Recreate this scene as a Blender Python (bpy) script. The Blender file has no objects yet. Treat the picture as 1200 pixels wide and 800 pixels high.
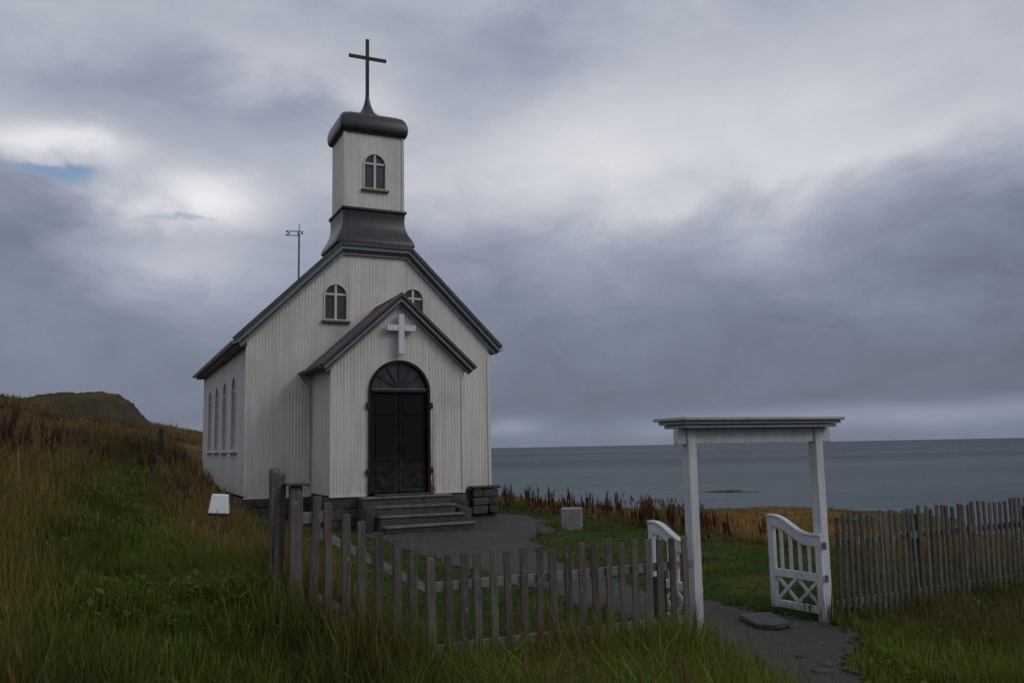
import bpy, bmesh, math, random
import numpy as np
from mathutils import Matrix, Vector
R = math.radians
random.seed(7); rng = np.random.default_rng(11)
scene = bpy.context.scene
col = scene.collection

# ------------------------------------------------------------------ camera
CAM = np.array([-5.937, -18.78, 1.8]); YAW, PITCH, ROLL = R(25.028), R(6.976), R(1.108)
cd = bpy.data.cameras.new('camera'); cam = bpy.data.objects.new('camera', cd); col.objects.link(cam)
fwd = Vector((math.sin(YAW)*math.cos(PITCH), math.cos(YAW)*math.cos(PITCH), math.sin(PITCH)))
rgt = Vector((math.cos(YAW), -math.sin(YAW), 0)); up = rgt.cross(fwd)
r2 = rgt*math.cos(ROLL)-up*math.sin(ROLL); u2 = up*math.cos(ROLL)+rgt*math.sin(ROLL)
m = Matrix((r2, u2, -fwd)).transposed().to_4x4(); m.translation = Vector(CAM)
cam.matrix_world = m
cd.sensor_width = 36; cd.lens = 36*1014/1200; cd.clip_end = 60000; cd.clip_start = .05
scene.camera = cam

# ------------------------------------------------------------------ colour management
scene.view_settings.view_transform = 'Standard'; scene.view_settings.look = 'None'
scene.view_settings.exposure = 0.0; scene.view_settings.gamma = 1.0
scene.cycles.max_bounces = 6

# ------------------------------------------------------------------ sun and sky
SUN_DIR = Vector((0.62, -0.70, 0.62)).normalized()
sl = bpy.data.lights.new('sun', 'SUN'); sl.energy = 0.62; sl.angle = R(25); sl.color = (1, .97, .92)
so = bpy.data.objects.new('sun', sl); col.objects.link(so); so.location = (20, -20, 30)
so.rotation_euler = SUN_DIR.to_track_quat('Z', 'Y').to_euler()

class NT:
    """short helper to write node trees"""
    def __init__(s, tree): s.t = tree; s.n = tree.nodes; s.l = tree.links
    def new(s, typ, **kw):
        nd = s.n.new(typ)
        for k, v in kw.items(): setattr(nd, k, v)
        return nd
    def put(s, sock, v):
        if isinstance(v, bpy.types.NodeSocket): s.l.new(v, sock)
        elif v is not None: sock.default_value = v
    def math(s, op, a, b=None, c=None, clamp=False):
        nd = s.new('ShaderNodeMath', operation=op, use_clamp=clamp)
        for i, v in enumerate((a, b, c)): s.put(nd.inputs[i], v)
        return nd.outputs[0]
    def mix(s, f, a, b, blend='MIX'):
        nd = s.new('ShaderNodeMix', data_type='RGBA', blend_type=blend)
        s.put(nd.inputs[0], f); s.put(nd.inputs[6], a); s.put(nd.inputs[7], b)
        return nd.outputs[2]
    def noise(s, vec, scale, detail=4, rough=.55, dist=0):
        nd = s.new('ShaderNodeTexNoise'); s.put(nd.inputs['Vector'], vec)
        nd.inputs['Scale'].default_value = scale; nd.inputs['Detail'].default_value = detail
        nd.inputs['Roughness'].default_value = rough; nd.inputs['Distortion'].default_value = dist
        return nd.outputs['Fac']
    def ramp(s, f, stops, interp='LINEAR'):
        nd = s.new('ShaderNodeValToRGB'); s.put(nd.inputs[0], f); cr = nd.color_ramp; cr.interpolation = interp
        while len(cr.elements) < len(stops): cr.elements.new(.5)
        for e, (p, c) in zip(cr.elements, stops): e.position = p; e.color = (*c, 1) if len(c) == 3 else c
        return nd.outputs[0]
    def maprange(s, v, a, b, c=0, d=1, smooth=False):
        nd = s.new('ShaderNodeMapRange'); nd.interpolation_type = 'SMOOTHSTEP' if smooth else 'LINEAR'
        s.put(nd.inputs[0], v)
        for i, x in enumerate((a, b, c, d)): nd.inputs[i+1].default_value = x
        return nd.outputs[0]
    def mapping(s, vec, scale=(1, 1, 1), rot=(0, 0, 0), loc=(0, 0, 0)):
        nd = s.new('ShaderNodeMapping'); s.put(nd.inputs[0], vec)
        nd.inputs['Scale'].default_value = scale; nd.inputs['Rotation'].default_value = rot; nd.inputs['Location'].default_value = loc
        return nd.outputs[0]

w = bpy.data.worlds.new('World'); scene.world = w; w.use_nodes = True
T = NT(w.node_tree); T.n.clear()
tc = T.new('ShaderNodeTexCoord').outputs['Generated']
vec = T.mapping(tc, rot=(0, 0, R(25)))              # compass: bearing measured from the line up to the church
sx = T.new('ShaderNodeSeparateXYZ'); T.put(sx.inputs[0], vec)
X, Y, Z = sx.outputs
az = T.math('MULTIPLY', T.math('ARCTAN2', X, Y), 57.29578)
el = T.math('MULTIPLY', T.math('ARCSINE', Z), 57.29578)
n1 = T.noise(T.mapping(vec, scale=(1, 1, 2.0)), 2.6, 7, .52, .3)
n2 = T.noise(T.mapping(vec, scale=(1, 1, 2.0), loc=(4, 2, 1)), 6.5, 8, .55, .4)
n3 = T.noise(T.mapping(vec, scale=(1, 1, 1.8), loc=(1, 7, 3)), 1.1, 3, .5)
c1 = T.math('SUBTRACT', n1, .5); c2 = T.math('SUBTRACT', n2, .5); c3 = T.math('SUBTRACT', n3, .5)
wob = T.math('MULTIPLY', T.math('ADD', T.math('MULTIPLY', c1, 6.0), T.math('MULTIPLY', c2, 4.0)), T.maprange(el, 0, 11, .12, 1))   # the cloud base lies flat near the horizon
elw = T.math('ADD', el, wob)
azw = T.math('ADD', az, T.math('ADD', T.math('MULTIPLY', c1, 8.0), T.math('MULTIPLY', c2, 7.0)))
def gauss(a, e, sa, se, amp, tilt=0.0):
    da = T.math('MULTIPLY', T.math('SUBTRACT', azw, a), 1/sa)
    e2 = T.math('SUBTRACT', T.math('SUBTRACT', elw, e), T.math('MULTIPLY', T.math('SUBTRACT', az, a), tilt))
    de = T.math('MULTIPLY', e2, 1/se)
    q = T.math('ADD', T.math('MULTIPLY', da, da), T.math('MULTIPLY', de, de))
    return T.math('MULTIPLY', T.math('EXPONENT', T.math('MULTIPLY', q, -1)), amp)
B = T.ramp(T.maprange(elw, -2, 90), [(.022, (.215,)*3), (.050, (.20,)*3), (.087, (.23,)*3), (.12, (.27,)*3), (.152, (.325,)*3), (.185, (.385,)*3), (.217, (.455,)*3), (.26, (.45,)*3), (.315, (.425,)*3), (.5, (.47,)*3), (1, (.52,)*3)])
B = T.math('ADD', B, T.math('MULTIPLY', c1, T.maprange(el, 1, 14, .07, .18)))
B = T.math('ADD', B, T.math('MULTIPLY', c2, T.maprange(el, 4, 18, .09, .24)))
B = T.math('ADD', B, T.math('MULTIPLY', T.math('SUBTRACT', T.noise(T.mapping(vec, scale=(1, 1, 2.2), loc=(2, 9, 5)), 12, 7, .58, .5), .5), T.maprange(el, 2, 16, .02, .09)))
for g in ((13, 19, 17, 5, .18, .05), (20, 16.6, 15, 1.2, .10, .11), (35, 12.6, 7.5, 2.4, -.13, .05), (27, 6.0, 13, 3.2, -.05, 0), (4, 21, 6, 3, .06, 0),
          (-20.5, 15.2, 4.3, 1.8, .46, .05), (-28.5, 17.8, 3.4, 1.5, .36, 0), (-21, 11.6, 6, 1.6, .17, 0), (-30.5, 12.6, 4.8, 2.8, -.10, 0),
          (-20, 21.2, 14, 2.0, -.10, 0), (-9.5, 22, 3.2, 1.7, .16, -.1), (-16, 25, 5, 1.2, .06, 0), (0, 25, 6, 4, -.10, 0), (-25, 6, 12, 3.5, -.015, 0),
          (24, 1.5, 13, .75, .11, .02), (-.5, 1.3, 2.2, .55, .10, 0), (12, 1.0, 5, .6, .03, 0)):
    B = T.math('ADD', B, gauss(*g))
B = T.math('MAXIMUM', B, .10)
cloud = T.ramp(B, [(0, (.02, .025, .035)), (.14, (.115, .136, .181)), (.25, (.213, .246, .320)), (.36, (.315, .346, .438)), (.5, (.48, .505, .575)), (.7, (.70, .71, .75)), (1, (.98, .98, 1.0))])
sky = T.new('ShaderNodeTexSky', sky_type='NISHITA'); sky.sun_disc = False
sky.sun_elevation = math.asin(SUN_DIR.z); sky.sun_rotation = math.atan2(SUN_DIR.x, SUN_DIR.y)
hole = T.math('ADD', T.math('ADD', gauss(-29.6, 15.75, 2.6, .5, 1.0), gauss(-31, 27.6, 5, 1.2, .7)), gauss(-22, 14.1, 3.0, .22, .55, -.02))
hole = T.math('MULTIPLY', T.maprange(hole, .15, .85, 0, 1, True), .9)
lift = T.new('ShaderNodeVectorMath', operation='SCALE'); T.put(lift.inputs[0], cloud); lift.inputs['Scale'].default_value = 10
final = T.mix(hole, lift.outputs[0], sky.outputs[0])
bg = T.new('ShaderNodeBackground'); T.put(bg.inputs[0], final); bg.inputs[1].default_value = .1
T.put(T.new('ShaderNodeOutputWorld').inputs[0], bg.outputs[0])

# ------------------------------------------------------------------ materials
def mat(name):
    mt = bpy.data.materials.new(name); mt.use_nodes = True
    t = NT(mt.node_tree); b = t.n['Principled BSDF']
    oc = t.new('ShaderNodeTexCoord').outputs['Object']
    return mt, t, b, oc
def bump(t, b, h, strength=.3, dist=.01):
    bp = t.new('ShaderNodeBump'); bp.inputs['Strength'].default_value = strength; bp.inputs['Distance'].default_value = dist
    t.put(bp.inputs['Height'], h); t.put(b.inputs['Normal'], bp.outputs[0])
M = {}
def simple(name, c0, c1, scale=6, rough=.6, stretch=(1, 1, 1), bs=.2, bd=.01, vary=0.0, spec=.4, metal=0):
    mt, t, b, oc = mat(name)
    v = t.mapping(oc, scale=stretch)
    f = t.maprange(t.noise(v, scale, 6, .62), .3, .7)
    c = t.mix(f, (*c0, 1), (*c1, 1))
    f2 = t.maprange(t.noise(v, scale*.21, 3), .35, .7, .8, 1.12)
    c = t.mix(1, c, t.ramp(f2, [(0, (0, 0, 0)), (1, (1, 1, 1))]), 'MULTIPLY') if False else c
    if vary:
        oi = t.new('ShaderNodeObjectInfo').outputs['Random']
        hs = t.new('ShaderNodeHueSaturation'); t.put(hs.inputs['Color'], c); t.put(hs.inputs['Value'], t.maprange(oi, 0, 1, 1-vary, 1+vary)); c = hs.outputs[0]
    t.put(b.inputs['Base Color'], c); b.inputs['Roughness'].default_value = rough
    b.inputs['Specular IOR Level'].default_value = spec; b.inputs['Metallic'].default_value = metal
    bump(t, b, t.noise(v, scale*4, 5, .65), bs, bd)
    M[name] = mt
    return mt

def siding(name, rust=False):
    mt, t, b, oc = mat(name)
    streak = t.noise(t.mapping(oc, scale=(5, 5, .35)), 1.6, 6, .6)
    blot = t.noise(oc, .9, 5, .6)
    run = t.maprange(t.noise(t.mapping(oc, scale=(11, 11, .28)), 2.2, 5, .6), .60, .74, 0, .6)
    c = t.mix(t.maprange(streak, .42, .72), (.675, .648, .60, 1), (.56, .532, .485, 1))
    c = t.mix(t.maprange(blot, .5, .8, 0, .55), c, (.42, .39, .34, 1))
    c = t.mix(run, c, (.36, .315, .25, 1))
    sp = t.new('ShaderNodeSeparateXYZ'); t.put(sp.inputs[0], oc)
    sheet = t.math('FLOOR', t.math('MULTIPLY', t.math('ADD', sp.outputs[0], sp.outputs[1]), 1.45))      # every sheet has weathered a little differently
    wn = t.new('ShaderNodeTexWhiteNoise', noise_dimensions='1D'); t.put(wn.inputs['W'], sheet)
    hs = t.new('ShaderNodeHueSaturation'); t.put(hs.inputs['Color'], c); t.put(hs.inputs['Value'], t.maprange(wn.outputs['Value'], 0, 1, .93, 1.05)); c = hs.outputs[0]
    low = t.math('MULTIPLY', t.maprange(sp.outputs[2], 1.5, .8), t.maprange(t.noise(t.mapping(oc, scale=(7, 7, 1)), 2, 5), .35, .7))
    c = t.mix(t.math('MULTIPLY', low, .35), c, (.22, .21, .15, 1))
    if rust:
        dx = t.math('ABSOLUTE', t.math('SUBTRACT', sp.outputs[0], .02))
        band = t.math('MULTIPLY', t.maprange(dx, .69, .73), t.maprange(dx, .86, .74))
        zf = t.math('MULTIPLY', t.math('ADD', t.maprange(sp.outputs[2], 2.9, 1.0), t.maprange(sp.outputs[2], 1.5, .85, 0, 1.2)), t.maprange(t.noise(t.mapping(oc, scale=(6, 6, 1.4)), 3, 6), .33, .58))
        side = t.maprange(sp.outputs[0], -.9, .7, .45, 1)
        c = t.mix(t.math('MULTIPLY', t.math('MULTIPLY', band, zf), side, clamp=True), c, (.19, .066, .030, 1))
    t.put(b.inputs['Base Color'], c); b.inputs['Roughness'].default_value = .5; b.inputs['Specular IOR Level'].default_value = .35
    bump(t, b, t.noise(oc, 40, 3), .08, .004)
    M[name] = mt
siding('siding'); siding('siding_rust', True)
simple('roof_metal', (.028, .032, .04), (.05, .055, .066), 3, .38, (1, 1, 1), .15, .004, spec=.6)
simple('porch_metal', (.085, .062, .056), (.13, .085, .07), 5, .6, (1, 1, 1), .2, .004)
simple('tower_metal', (.015, .0155, .016), (.036, .036, .035), 2.6, .36, (3, 3, .6), .3, .006, spec=.5)
simple('trim_dark', (.03, .036, .038), (.055, .063, .065), 5, .5)
simple('trim_green', (.13, .165, .16), (.18, .21, .20), 5, .55)
simple('trim_light', (.20, .205, .195), (.27, .27, .255), 5, .55)
simple('white_paint', (.74, .75, .76), (.62, .63, .63), 3, .5, (1, 1, .4), .12, .003)
simple('window_white', (.62, .61, .58), (.50, .49, .46), 6, .5)
mt, t, b, oc = mat('gate_white')
gv = t.mapping(oc, scale=(3, 3, .35))
c = t.mix(t.maprange(t.noise(gv, 3.2, 6, .65), .35, .7), (.61, .62, .635, 1), (.47, .475, .465, 1))
c = t.mix(t.maprange(t.noise(t.mapping(oc, scale=(9, 9, .6)), 5, 5, .7), .60, .70, 0, .7), c, (.20, .185, .165, 1))
sp = t.new('ShaderNodeSeparateXYZ'); t.put(sp.inputs[0], oc)
foot = t.math('MULTIPLY', t.maprange(sp.outputs[2], .45, .0), t.maprange(t.noise(t.mapping(oc, scale=(4, 4, 1)), 4, 6, .65), .35, .62))
c = t.mix(t.math('MULTIPLY', foot, .7), c, (.13, .14, .085, 1))
t.put(b.inputs['Base Color'], c); b.inputs['Roughness'].default_value = .62; b.inputs['Specular IOR Level'].default_value = .3
bump(t, b, t.noise(t.mapping(oc, scale=(12, 12, .6)), 5, 6, .7), .45, .004); M['gate_white'] = mt
simple('cap_paint', (.42, .43, .41), (.28, .30, .27), 5, .6, (1, 4, 4), .25, .004)
simple('sill_brown', (.10, .075, .05), (.16, .12, .075), 7, .7)
simple('sill_ochre', (.24, .17, .09), (.16, .11, .06), 7, .7)
simple('door_paint', (.008, .0075, .007), (.014, .0125, .011), 5, .6, (1, 1, .4), .15, .004, spec=.2)
simple('iron', (.02, .02, .021), (.035, .033, .032), 9, .5, metal=.3)
simple('vane_metal', (.12, .125, .14), (.18, .185, .2), 9, .5, metal=.3)
simple('glass', (.035, .033, .033), (.065, .06, .058), 2.5, .1, (1, 1, 1), .05, .004, spec=.6)
simple('fan_glass', (.016, .016, .018), (.06, .06, .066), 4, .15, (1, 1, 1), .05, .004, spec=.6)
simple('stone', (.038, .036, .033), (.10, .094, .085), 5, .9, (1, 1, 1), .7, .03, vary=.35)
simple('mortar', (.05, .049, .045), (.085, .082, .075), 9, .95, (1, 1, 1), .5, .02)
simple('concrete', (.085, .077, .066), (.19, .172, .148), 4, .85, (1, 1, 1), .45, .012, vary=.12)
simple('pale_concrete', (.17, .17, .168), (.25, .25, .243), 4, .85, (1, 1, 1), .3, .008)
simple('slab_stone', (.03, .03, .03), (.065, .063, .06), 6, .75, (1, 1, 1), .5, .012)
simple('pebble', (.04, .037, .038), (.10, .094, .092), 9, .85, vary=.3)
mt, t, b, oc = mat('weathered_wood')
oi = t.new('ShaderNodeObjectInfo').outputs['Random']
cv = t.new('ShaderNodeCombineXYZ'); t.put(cv.inputs[0], t.math('MULTIPLY', oi, 37)); t.put(cv.inputs[2], t.math('MULTIPLY', oi, 91))
va = t.new('ShaderNodeVectorMath', operation='ADD'); t.put(va.inputs[0], oc); t.put(va.inputs[1], cv.outputs[0])       # no two pickets share their grain
gv = t.mapping(va.outputs[0], scale=(4, 4, .35)); g = t.noise(gv, 9, 6, .65)
c = t.mix(t.maprange(g, .3, .7), (.066, .057, .050, 1), (.145, .126, .110, 1))
c = t.mix(t.maprange(t.noise(va.outputs[0], 16, 5, .6), .60, .68, 0, .65), c, (.23, .23, .19, 1))
c = t.mix(t.maprange(t.noise(va.outputs[0], 5, 4, .6), .62, .72, 0, .6), c, (.035, .030, .027, 1))
hs = t.new('ShaderNodeHueSaturation'); t.put(hs.inputs['Color'], c); t.put(hs.inputs['Value'], t.maprange(oi, 0, 1, .68, 1.3))
t.put(b.inputs['Base Color'], hs.outputs[0]); b.inputs['Roughness'].default_value = .87; b.inputs['Specular IOR Level'].default_value = .25
bump(t, b, t.noise(gv, 30, 5, .65), .6, .006); M['weathered_wood'] = mt
simple('rail_wood', (.13, .121, .113), (.25, .235, .22), 7, .85, (.35, 4, 4), .45, .005, vary=.15)
simple('dark_wood', (.03, .027, .026), (.07, .062, .058), 9, .9, (4, 4, .35), .5, .006)
simple('dock_stem', (.09, .045, .028), (.14, .07, .04), 9, .9)
simple('dock_seed', (.062, .024, .015), (.125, .046, .027), 20, .95, vary=.35)
simple('dock_leaf', (.05, .05, .018), (.10, .07, .028), 12, .9)
simple('rock', (.035, .034, .03), (.09, .085, .075), 1.2, .95, (1, 1, 1), .8, .08)

# door leaves: dusty scuffs toward the foot and a faint worn cross at the meeting stiles
mt, t, b, oc = mat('door_leaf')
sp = t.new('ShaderNodeSeparateXYZ'); t.put(sp.inputs[0], oc)
dust = t.math('MULTIPLY', t.maprange(sp.outputs[2], 1.7, .85), t.maprange(t.noise(oc, 6, 6, .65), .38, .68))
worn = t.math('MULTIPLY', t.maprange(t.math('ABSOLUTE', sp.outputs[0]), .2, .02), t.math('MULTIPLY', t.maprange(sp.outputs[2], 2.3, 1.9), t.maprange(t.noise(t.mapping(oc, scale=(1, 1, .4)), 7, 5), .4, .7)))
c = t.mix(t.math('ADD', t.math('MULTIPLY', dust, .75), t.math('MULTIPLY', worn, .35), clamp=True), (.010, .0085, .007, 1), (.085, .073, .060, 1))
t.put(b.inputs['Base Color'], c); b.inputs['Roughness'].default_value = .6; b.inputs['Specular IOR Level'].default_value = .15
bump(t, b, t.noise(t.mapping(oc, scale=(3, 3, .4)), 10, 5), .25, .005); M['door_leaf'] = mt

# blades of grass carry their own natural colour in the attribute "tint"
mt, t, b, oc = mat('blade')
at = t.new('ShaderNodeAttribute'); at.attribute_name = 'tint'
t.put(b.inputs['Base Color'], at.outputs['Color']); b.inputs['Roughness'].default_value = .6; b.inputs['Specular IOR Level'].default_value = .2
tr = t.new('ShaderNodeBsdfTranslucent'); t.put(tr.inputs[0], at.outputs['Color'])
mx = t.new('ShaderNodeMixShader'); mx.inputs[0].default_value = .35
t.put(mx.inputs[1], b.outputs[0]); t.put(mx.inputs[2], tr.outputs[0]); t.put(t.n['Material Output'].inputs[0], mx.outputs[0]); M['blade'] = mt

# ground
mt, t, b, oc = mat('ground')
at = t.new('ShaderNodeAttribute'); at.attribute_name = 'tint'
f = t.noise(oc, .9, 8, .65); f2 = t.noise(oc, 9, 6, .7)
hs = t.new('ShaderNodeHueSaturation'); t.put(hs.inputs['Color'], at.outputs['Color'])
t.put(hs.inputs['Value'], t.math('MULTIPLY', t.maprange(f, .25, .75, .6, 1.4), t.maprange(f2, .25, .75, .6, 1.4)))
t.put(b.inputs['Base Color'], hs.outputs[0]); b.inputs['Roughness'].default_value = .95; b.inputs['Specular IOR Level'].default_value = .1
bump(t, b, f2, .8, .06); M['ground'] = mt

# gravel path
mt, t, b, oc = mat('gravel')
f = t.noise(oc, .8, 6, .6); f2 = t.noise(oc, 28, 5, .7); vo = t.new('ShaderNodeTexVoronoi'); t.put(vo.inputs['Vector'], oc); vo.inputs['Scale'].default_value = 34
c = t.mix(t.maprange(f, .35, .7), (.035, .030, .026, 1), (.018, .0155, .0135, 1))
c = t.mix(t.maprange(f2, .4, .75), c, (.064, .056, .049, 1))
c = t.mix(t.maprange(t.noise(oc, 2.3, 5, .6), .58, .72, 0, .75), c, (.04, .037, .018, 1))
t.put(b.inputs['Base Color'], c); b.inputs['Roughness'].default_value = .9
bump(t, b, vo.outputs['Distance'], .6, .015); M['gravel'] = mt

# sea
mt, t, b, oc = mat('sea')
v = t.mapping(oc, scale=(.6, 1, 1), rot=(0, 0, R(-35)))
h = t.math('ADD', t.noise(v, .055, 6, .6, .4), t.math('MULTIPLY', t.noise(v, .5, 4, .6), .12))
big = t.noise(t.mapping(oc, scale=(.35, 1, 1), rot=(0, 0, R(-25))), .004, 5, .6)
ln = t.new('ShaderNodeVectorMath', operation='LENGTH'); t.put(ln.inputs[0], oc)
shallow = t.math('ADD', t.maprange(ln.outputs['Value'], 60, 700, 1, 0), t.maprange(big, .3, .7, -.42, .42), clamp=True)
c = t.mix(shallow, (.014, .026, .036, 1), (.045, .062, .070, 1))
t.n.remove(b); df = t.new('ShaderNodeBsdfDiffuse'); gl = t.new('ShaderNodeBsdfGlossy'); t.put(df.inputs[0], c)
t.put(gl.inputs['Roughness'], t.maprange(big, .3, .7, .2, .36)); gl.inputs[0].default_value = (.92, .97, 1, 1)
bp = t.new('ShaderNodeBump'); bp.inputs['Strength'].default_value = .8; bp.inputs['Distance'].default_value = 2.2; t.put(bp.inputs['Height'], h)
for nd in (df, gl): t.put(nd.inputs['Normal'], bp.outputs[0])
fz = t.new('ShaderNodeFresnel'); fz.inputs[0].default_value = 1.33; t.put(fz.inputs['Normal'], bp.outputs[0])
mx = t.new('ShaderNodeMixShader'); t.put(mx.inputs[0], t.math('MINIMUM', fz.outputs[0], .20))      # steep waves hide their far sides: never a full mirror
t.put(mx.inputs[1], df.outputs[0]); t.put(mx.inputs[2], gl.outputs[0]); t.put(t.n['Material Output'].inputs[0], mx.outputs[0]); M['sea'] = mt

# hill: mossy turf above broken rock
mt, t, b, oc = mat('hill')
geo = t.new('ShaderNodeNewGeometry'); sp = t.new('ShaderNodeSeparateXYZ'); t.put(sp.inputs[0], geo.outputs['Normal'])
n = t.noise(oc, .5, 6, .65)
c = t.mix(t.maprange(n, .35, .65), (.098, .072, .030, 1), (.050, .044, .020, 1))
c = t.mix(t.maprange(t.noise(oc, .22, 4), .5, .7), c, (.13, .075, .03, 1))
steep = t.math('SUBTRACT', t.maprange(sp.outputs[2], .97, .70), t.maprange(n, .3, .7, 0, .55), clamp=True)
c = t.mix(steep, c, (.06, .055, .05, 1))
t.put(b.inputs['Base Color'], c); b.inputs['Roughness'].default_value = .95; b.inputs['Specular IOR Level'].default_value = .1
bump(t, b, t.noise(oc, 1.6, 7, .7), .9, .35); M['hill'] = mt

# ------------------------------------------------------------------ mesh helpers
def tag(o, label=None, cat=None, group=None, kind=None):
    if label: o['label'] = label
    if cat: o['category'] = cat
    if group: o['group'] = group
    if kind: o['kind'] = kind
    return o
def empty(name, loc, label, cat, group=None):
    o = bpy.data.objects.new(name, None); col.objects.link(o); o.location = loc; o.empty_display_size = .2
    return tag(o, label, cat, group)
def link(name, me, parent=None, loc=(0, 0, 0), rot=(0, 0, 0)):
    o = bpy.data.objects.new(name, me); col.objects.link(o); o.location = loc; o.rotation_euler = rot
    if parent: o.parent = parent
    return o
class MB:
    """collects solids; build() links them as one mesh object"""
    def __init__(s, mtx=None): s.v = []; s.f = []; s.M = mtx or Matrix()
    def add(s, vs, fs):
        k = len(s.v); s.v += [tuple(s.M @ Vector(p)) for p in vs]; s.f += [tuple(i+k for i in f) for f in fs]; return s
    def box(s, x0, x1, y0, y1, z0, z1):
        return s.add([(x, y, z) for z in (z0, z1) for y in (y0, y1) for x in (x0, x1)],
                     [(0, 2, 3, 1), (4, 5, 7, 6), (0, 1, 5, 4), (2, 6, 7, 3), (0, 4, 6, 2), (1, 3, 7, 5)])
    def prism(s, poly, y0, y1):
        """polygon in x,z pushed along y"""
        n = len(poly)
        return s.add([(x, y0, z) for x, z in poly]+[(x, y1, z) for x, z in poly],
                     [tuple(range(n)), tuple(range(2*n-1, n-1, -1))]+[(i, (i+1) % n, (i+1) % n+n, i+n) for i in range(n)])
    def ring(s, outer, inner, y0, y1, closed=True):
        """band between two outlines in x,z, pushed along y"""
        n = len(outer); vs = [(x, y, z) for y in (y0, y1) for pl in (outer, inner) for x, z in pl]; fs = []
        for i in range(n if closed else n-1):
            j = (i+1) % n
            fs += [(i, j, n+j, n+i), (2*n+i, 3*n+i, 3*n+j, 2*n+j), (i, 2*n+i, 2*n+j, j), (n+i, n+j, 3*n+j, 3*n+i)]
        if not closed: fs += [(0, n, 3*n, 2*n), (n-1, 3*n-1, 4*n-1, 2*n-1)]
        return s.add(vs, fs)
    def tube(s, pts, r, k=8, r1=None):
        pts = [Vector(p) for p in pts]; vs = []; fs = []; n = len(pts)
        for i, p in enumerate(pts):
            d = (pts[min(i+1, n-1)]-pts[max(i-1, 0)]).normalized(); a = d.orthogonal().normalized(); bb = d.cross(a)
            rr = r if r1 is None else r+(r1-r)*i/(n-1)
            vs += [tuple(p+(a*math.cos(2*math.pi*j/k)+bb*math.sin(2*math.pi*j/k))*rr) for j in range(k)]
        for i in range(n-1): fs += [(i*k+j, i*k+(j+1) % k, (i+1)*k+(j+1) % k, (i+1)*k+j) for j in range(k)]
        fs += [tuple(range(k))[::-1], tuple(range((n-1)*k, n*k))]
        return s.add(vs, fs)
    def mesh(s, name, mats, bev=0, smooth=0, jitter=0):
        bm = bmesh.new(); vs = [bm.verts.new(p) for p in s.v]
        for f in s.f:
            try: bm.faces.new([vs[i] for i in f])
            except ValueError: pass
        bmesh.ops.recalc_face_normals(bm, faces=bm.faces)
        if bev: bmesh.ops.bevel(bm, geom=list(bm.edges), offset=bev, segments=1, affect='EDGES', clamp_overlap=True)
        if jitter:
            for vv in bm.verts: vv.co += Vector([random.uniform(-jitter, jitter) for _ in range(3)])
        me = bpy.data.meshes.new(name); bm.to_mesh(me); bm.free()
        for q in (mats if isinstance(mats, (list, tuple)) else [mats]): me.materials.append(q)
        if smooth:
            me.polygons.foreach_set('use_smooth', [True]*len(me.polygons)); me.set_sharp_from_angle(angle=R(smooth))
        return me
    def build(s, name, mats, parent=None, bev=0, smooth=0, jitter=0):
        return link(name, s.mesh(name, mats, bev, smooth, jitter), parent)
def arch_pts(cx, z0, z1, w, n=14, inset=0):
    """outline of an arched opening, from the lower left corner round to the lower right"""
    r = w/2-inset; zs = z1-w/2
    return [(cx-r, z0+inset)]+[(cx-r*math.cos(math.pi*i/n), zs+r*math.sin(math.pi*i/n)) for i in range(n+1)]+[(cx+r, z0+inset)]
def numpy_mesh(name, verts, loops, starts, totals, m_, tint=None, smooth=False):
    me = bpy.data.meshes.new(name); me.vertices.add(len(verts)); me.vertices.foreach_set('co', np.ascontiguousarray(verts, np.float32).ravel())
    me.loops.add(len(loops)); me.loops.foreach_set('vertex_index', np.ascontiguousarray(loops, np.int32))
    me.polygons.add(len(starts)); me.polygons.foreach_set('loop_start', np.ascontiguousarray(starts, np.int32))
    if smooth: me.polygons.foreach_set('use_smooth', np.ones(len(starts), bool))
    me.update(calc_edges=True)
    if tint is not None:
        a = me.attributes.new('tint', 'FLOAT_COLOR', 'POINT')
        a.data.foreach_set('color', np.ascontiguousarray(np.c_[tint, np.ones(len(tint))], np.float32).ravel())
    me.materials.append(m_); me.validate()
    return me
def grid_mesh(name, xs, ys, zf, m_, tintf=None, keep=None, smooth=True):
    gx, gy = np.meshgrid(xs, ys); x = gx.ravel(); y = gy.ravel(); nx, ny = len(xs), len(ys)
    i = (np.arange(ny-1)[:, None]*nx+np.arange(nx-1)[None, :]).ravel()
    q = np.stack([i, i+1, i+nx+1, i+nx], 1)
    if keep is not None:
        c = keep((x[q].mean(1)), (y[q].mean(1))); q = q[c]
        us, inv = np.unique(q, return_inverse=True); x = x[us]; y = y[us]; q = inv.reshape(-1, 4)
    z = zf(x, y); n = len(q)
    return numpy_mesh(name, np.c_[x, y, z], q.ravel(), np.arange(n)*4, np.full(n, 4), m_, tintf(x, y) if tintf else None, smooth)

# ------------------------------------------------------------------ noise on the plane
_tab = rng.random((256, 256))
def vnoise(x, y, s=1.0, seed=0):
    x = np.asarray(x)*s+seed*17.3; y = np.asarray(y)*s+seed*31.7
    xi = np.floor(x).astype(int); yi = np.floor(y).astype(int); fx = x-xi; fy = y-yi
    fx = fx*fx*(3-2*fx); fy = fy*fy*(3-2*fy)
    g = lambda a, b_: _tab[a & 255, b_ & 255]
    return (g(xi, yi)*(1-fx)+g(xi+1, yi)*fx)*(1-fy)+(g(xi, yi+1)*(1-fx)+g(xi+1, yi+1)*fx)*fy
def fbm(x, y, s=1.0, seed=0, o=4):
    t_ = 0; a = .5
    for k in range(o): t_ = t_+a*vnoise(x, y, s*2**k, seed+k); a *= .5
    return t_/(1-.5**o)
def sstep(a, b_, x): q = np.clip((np.asarray(x)-a)/(b_-a), 0, 1); return q*q*(3-2*q)

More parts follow.
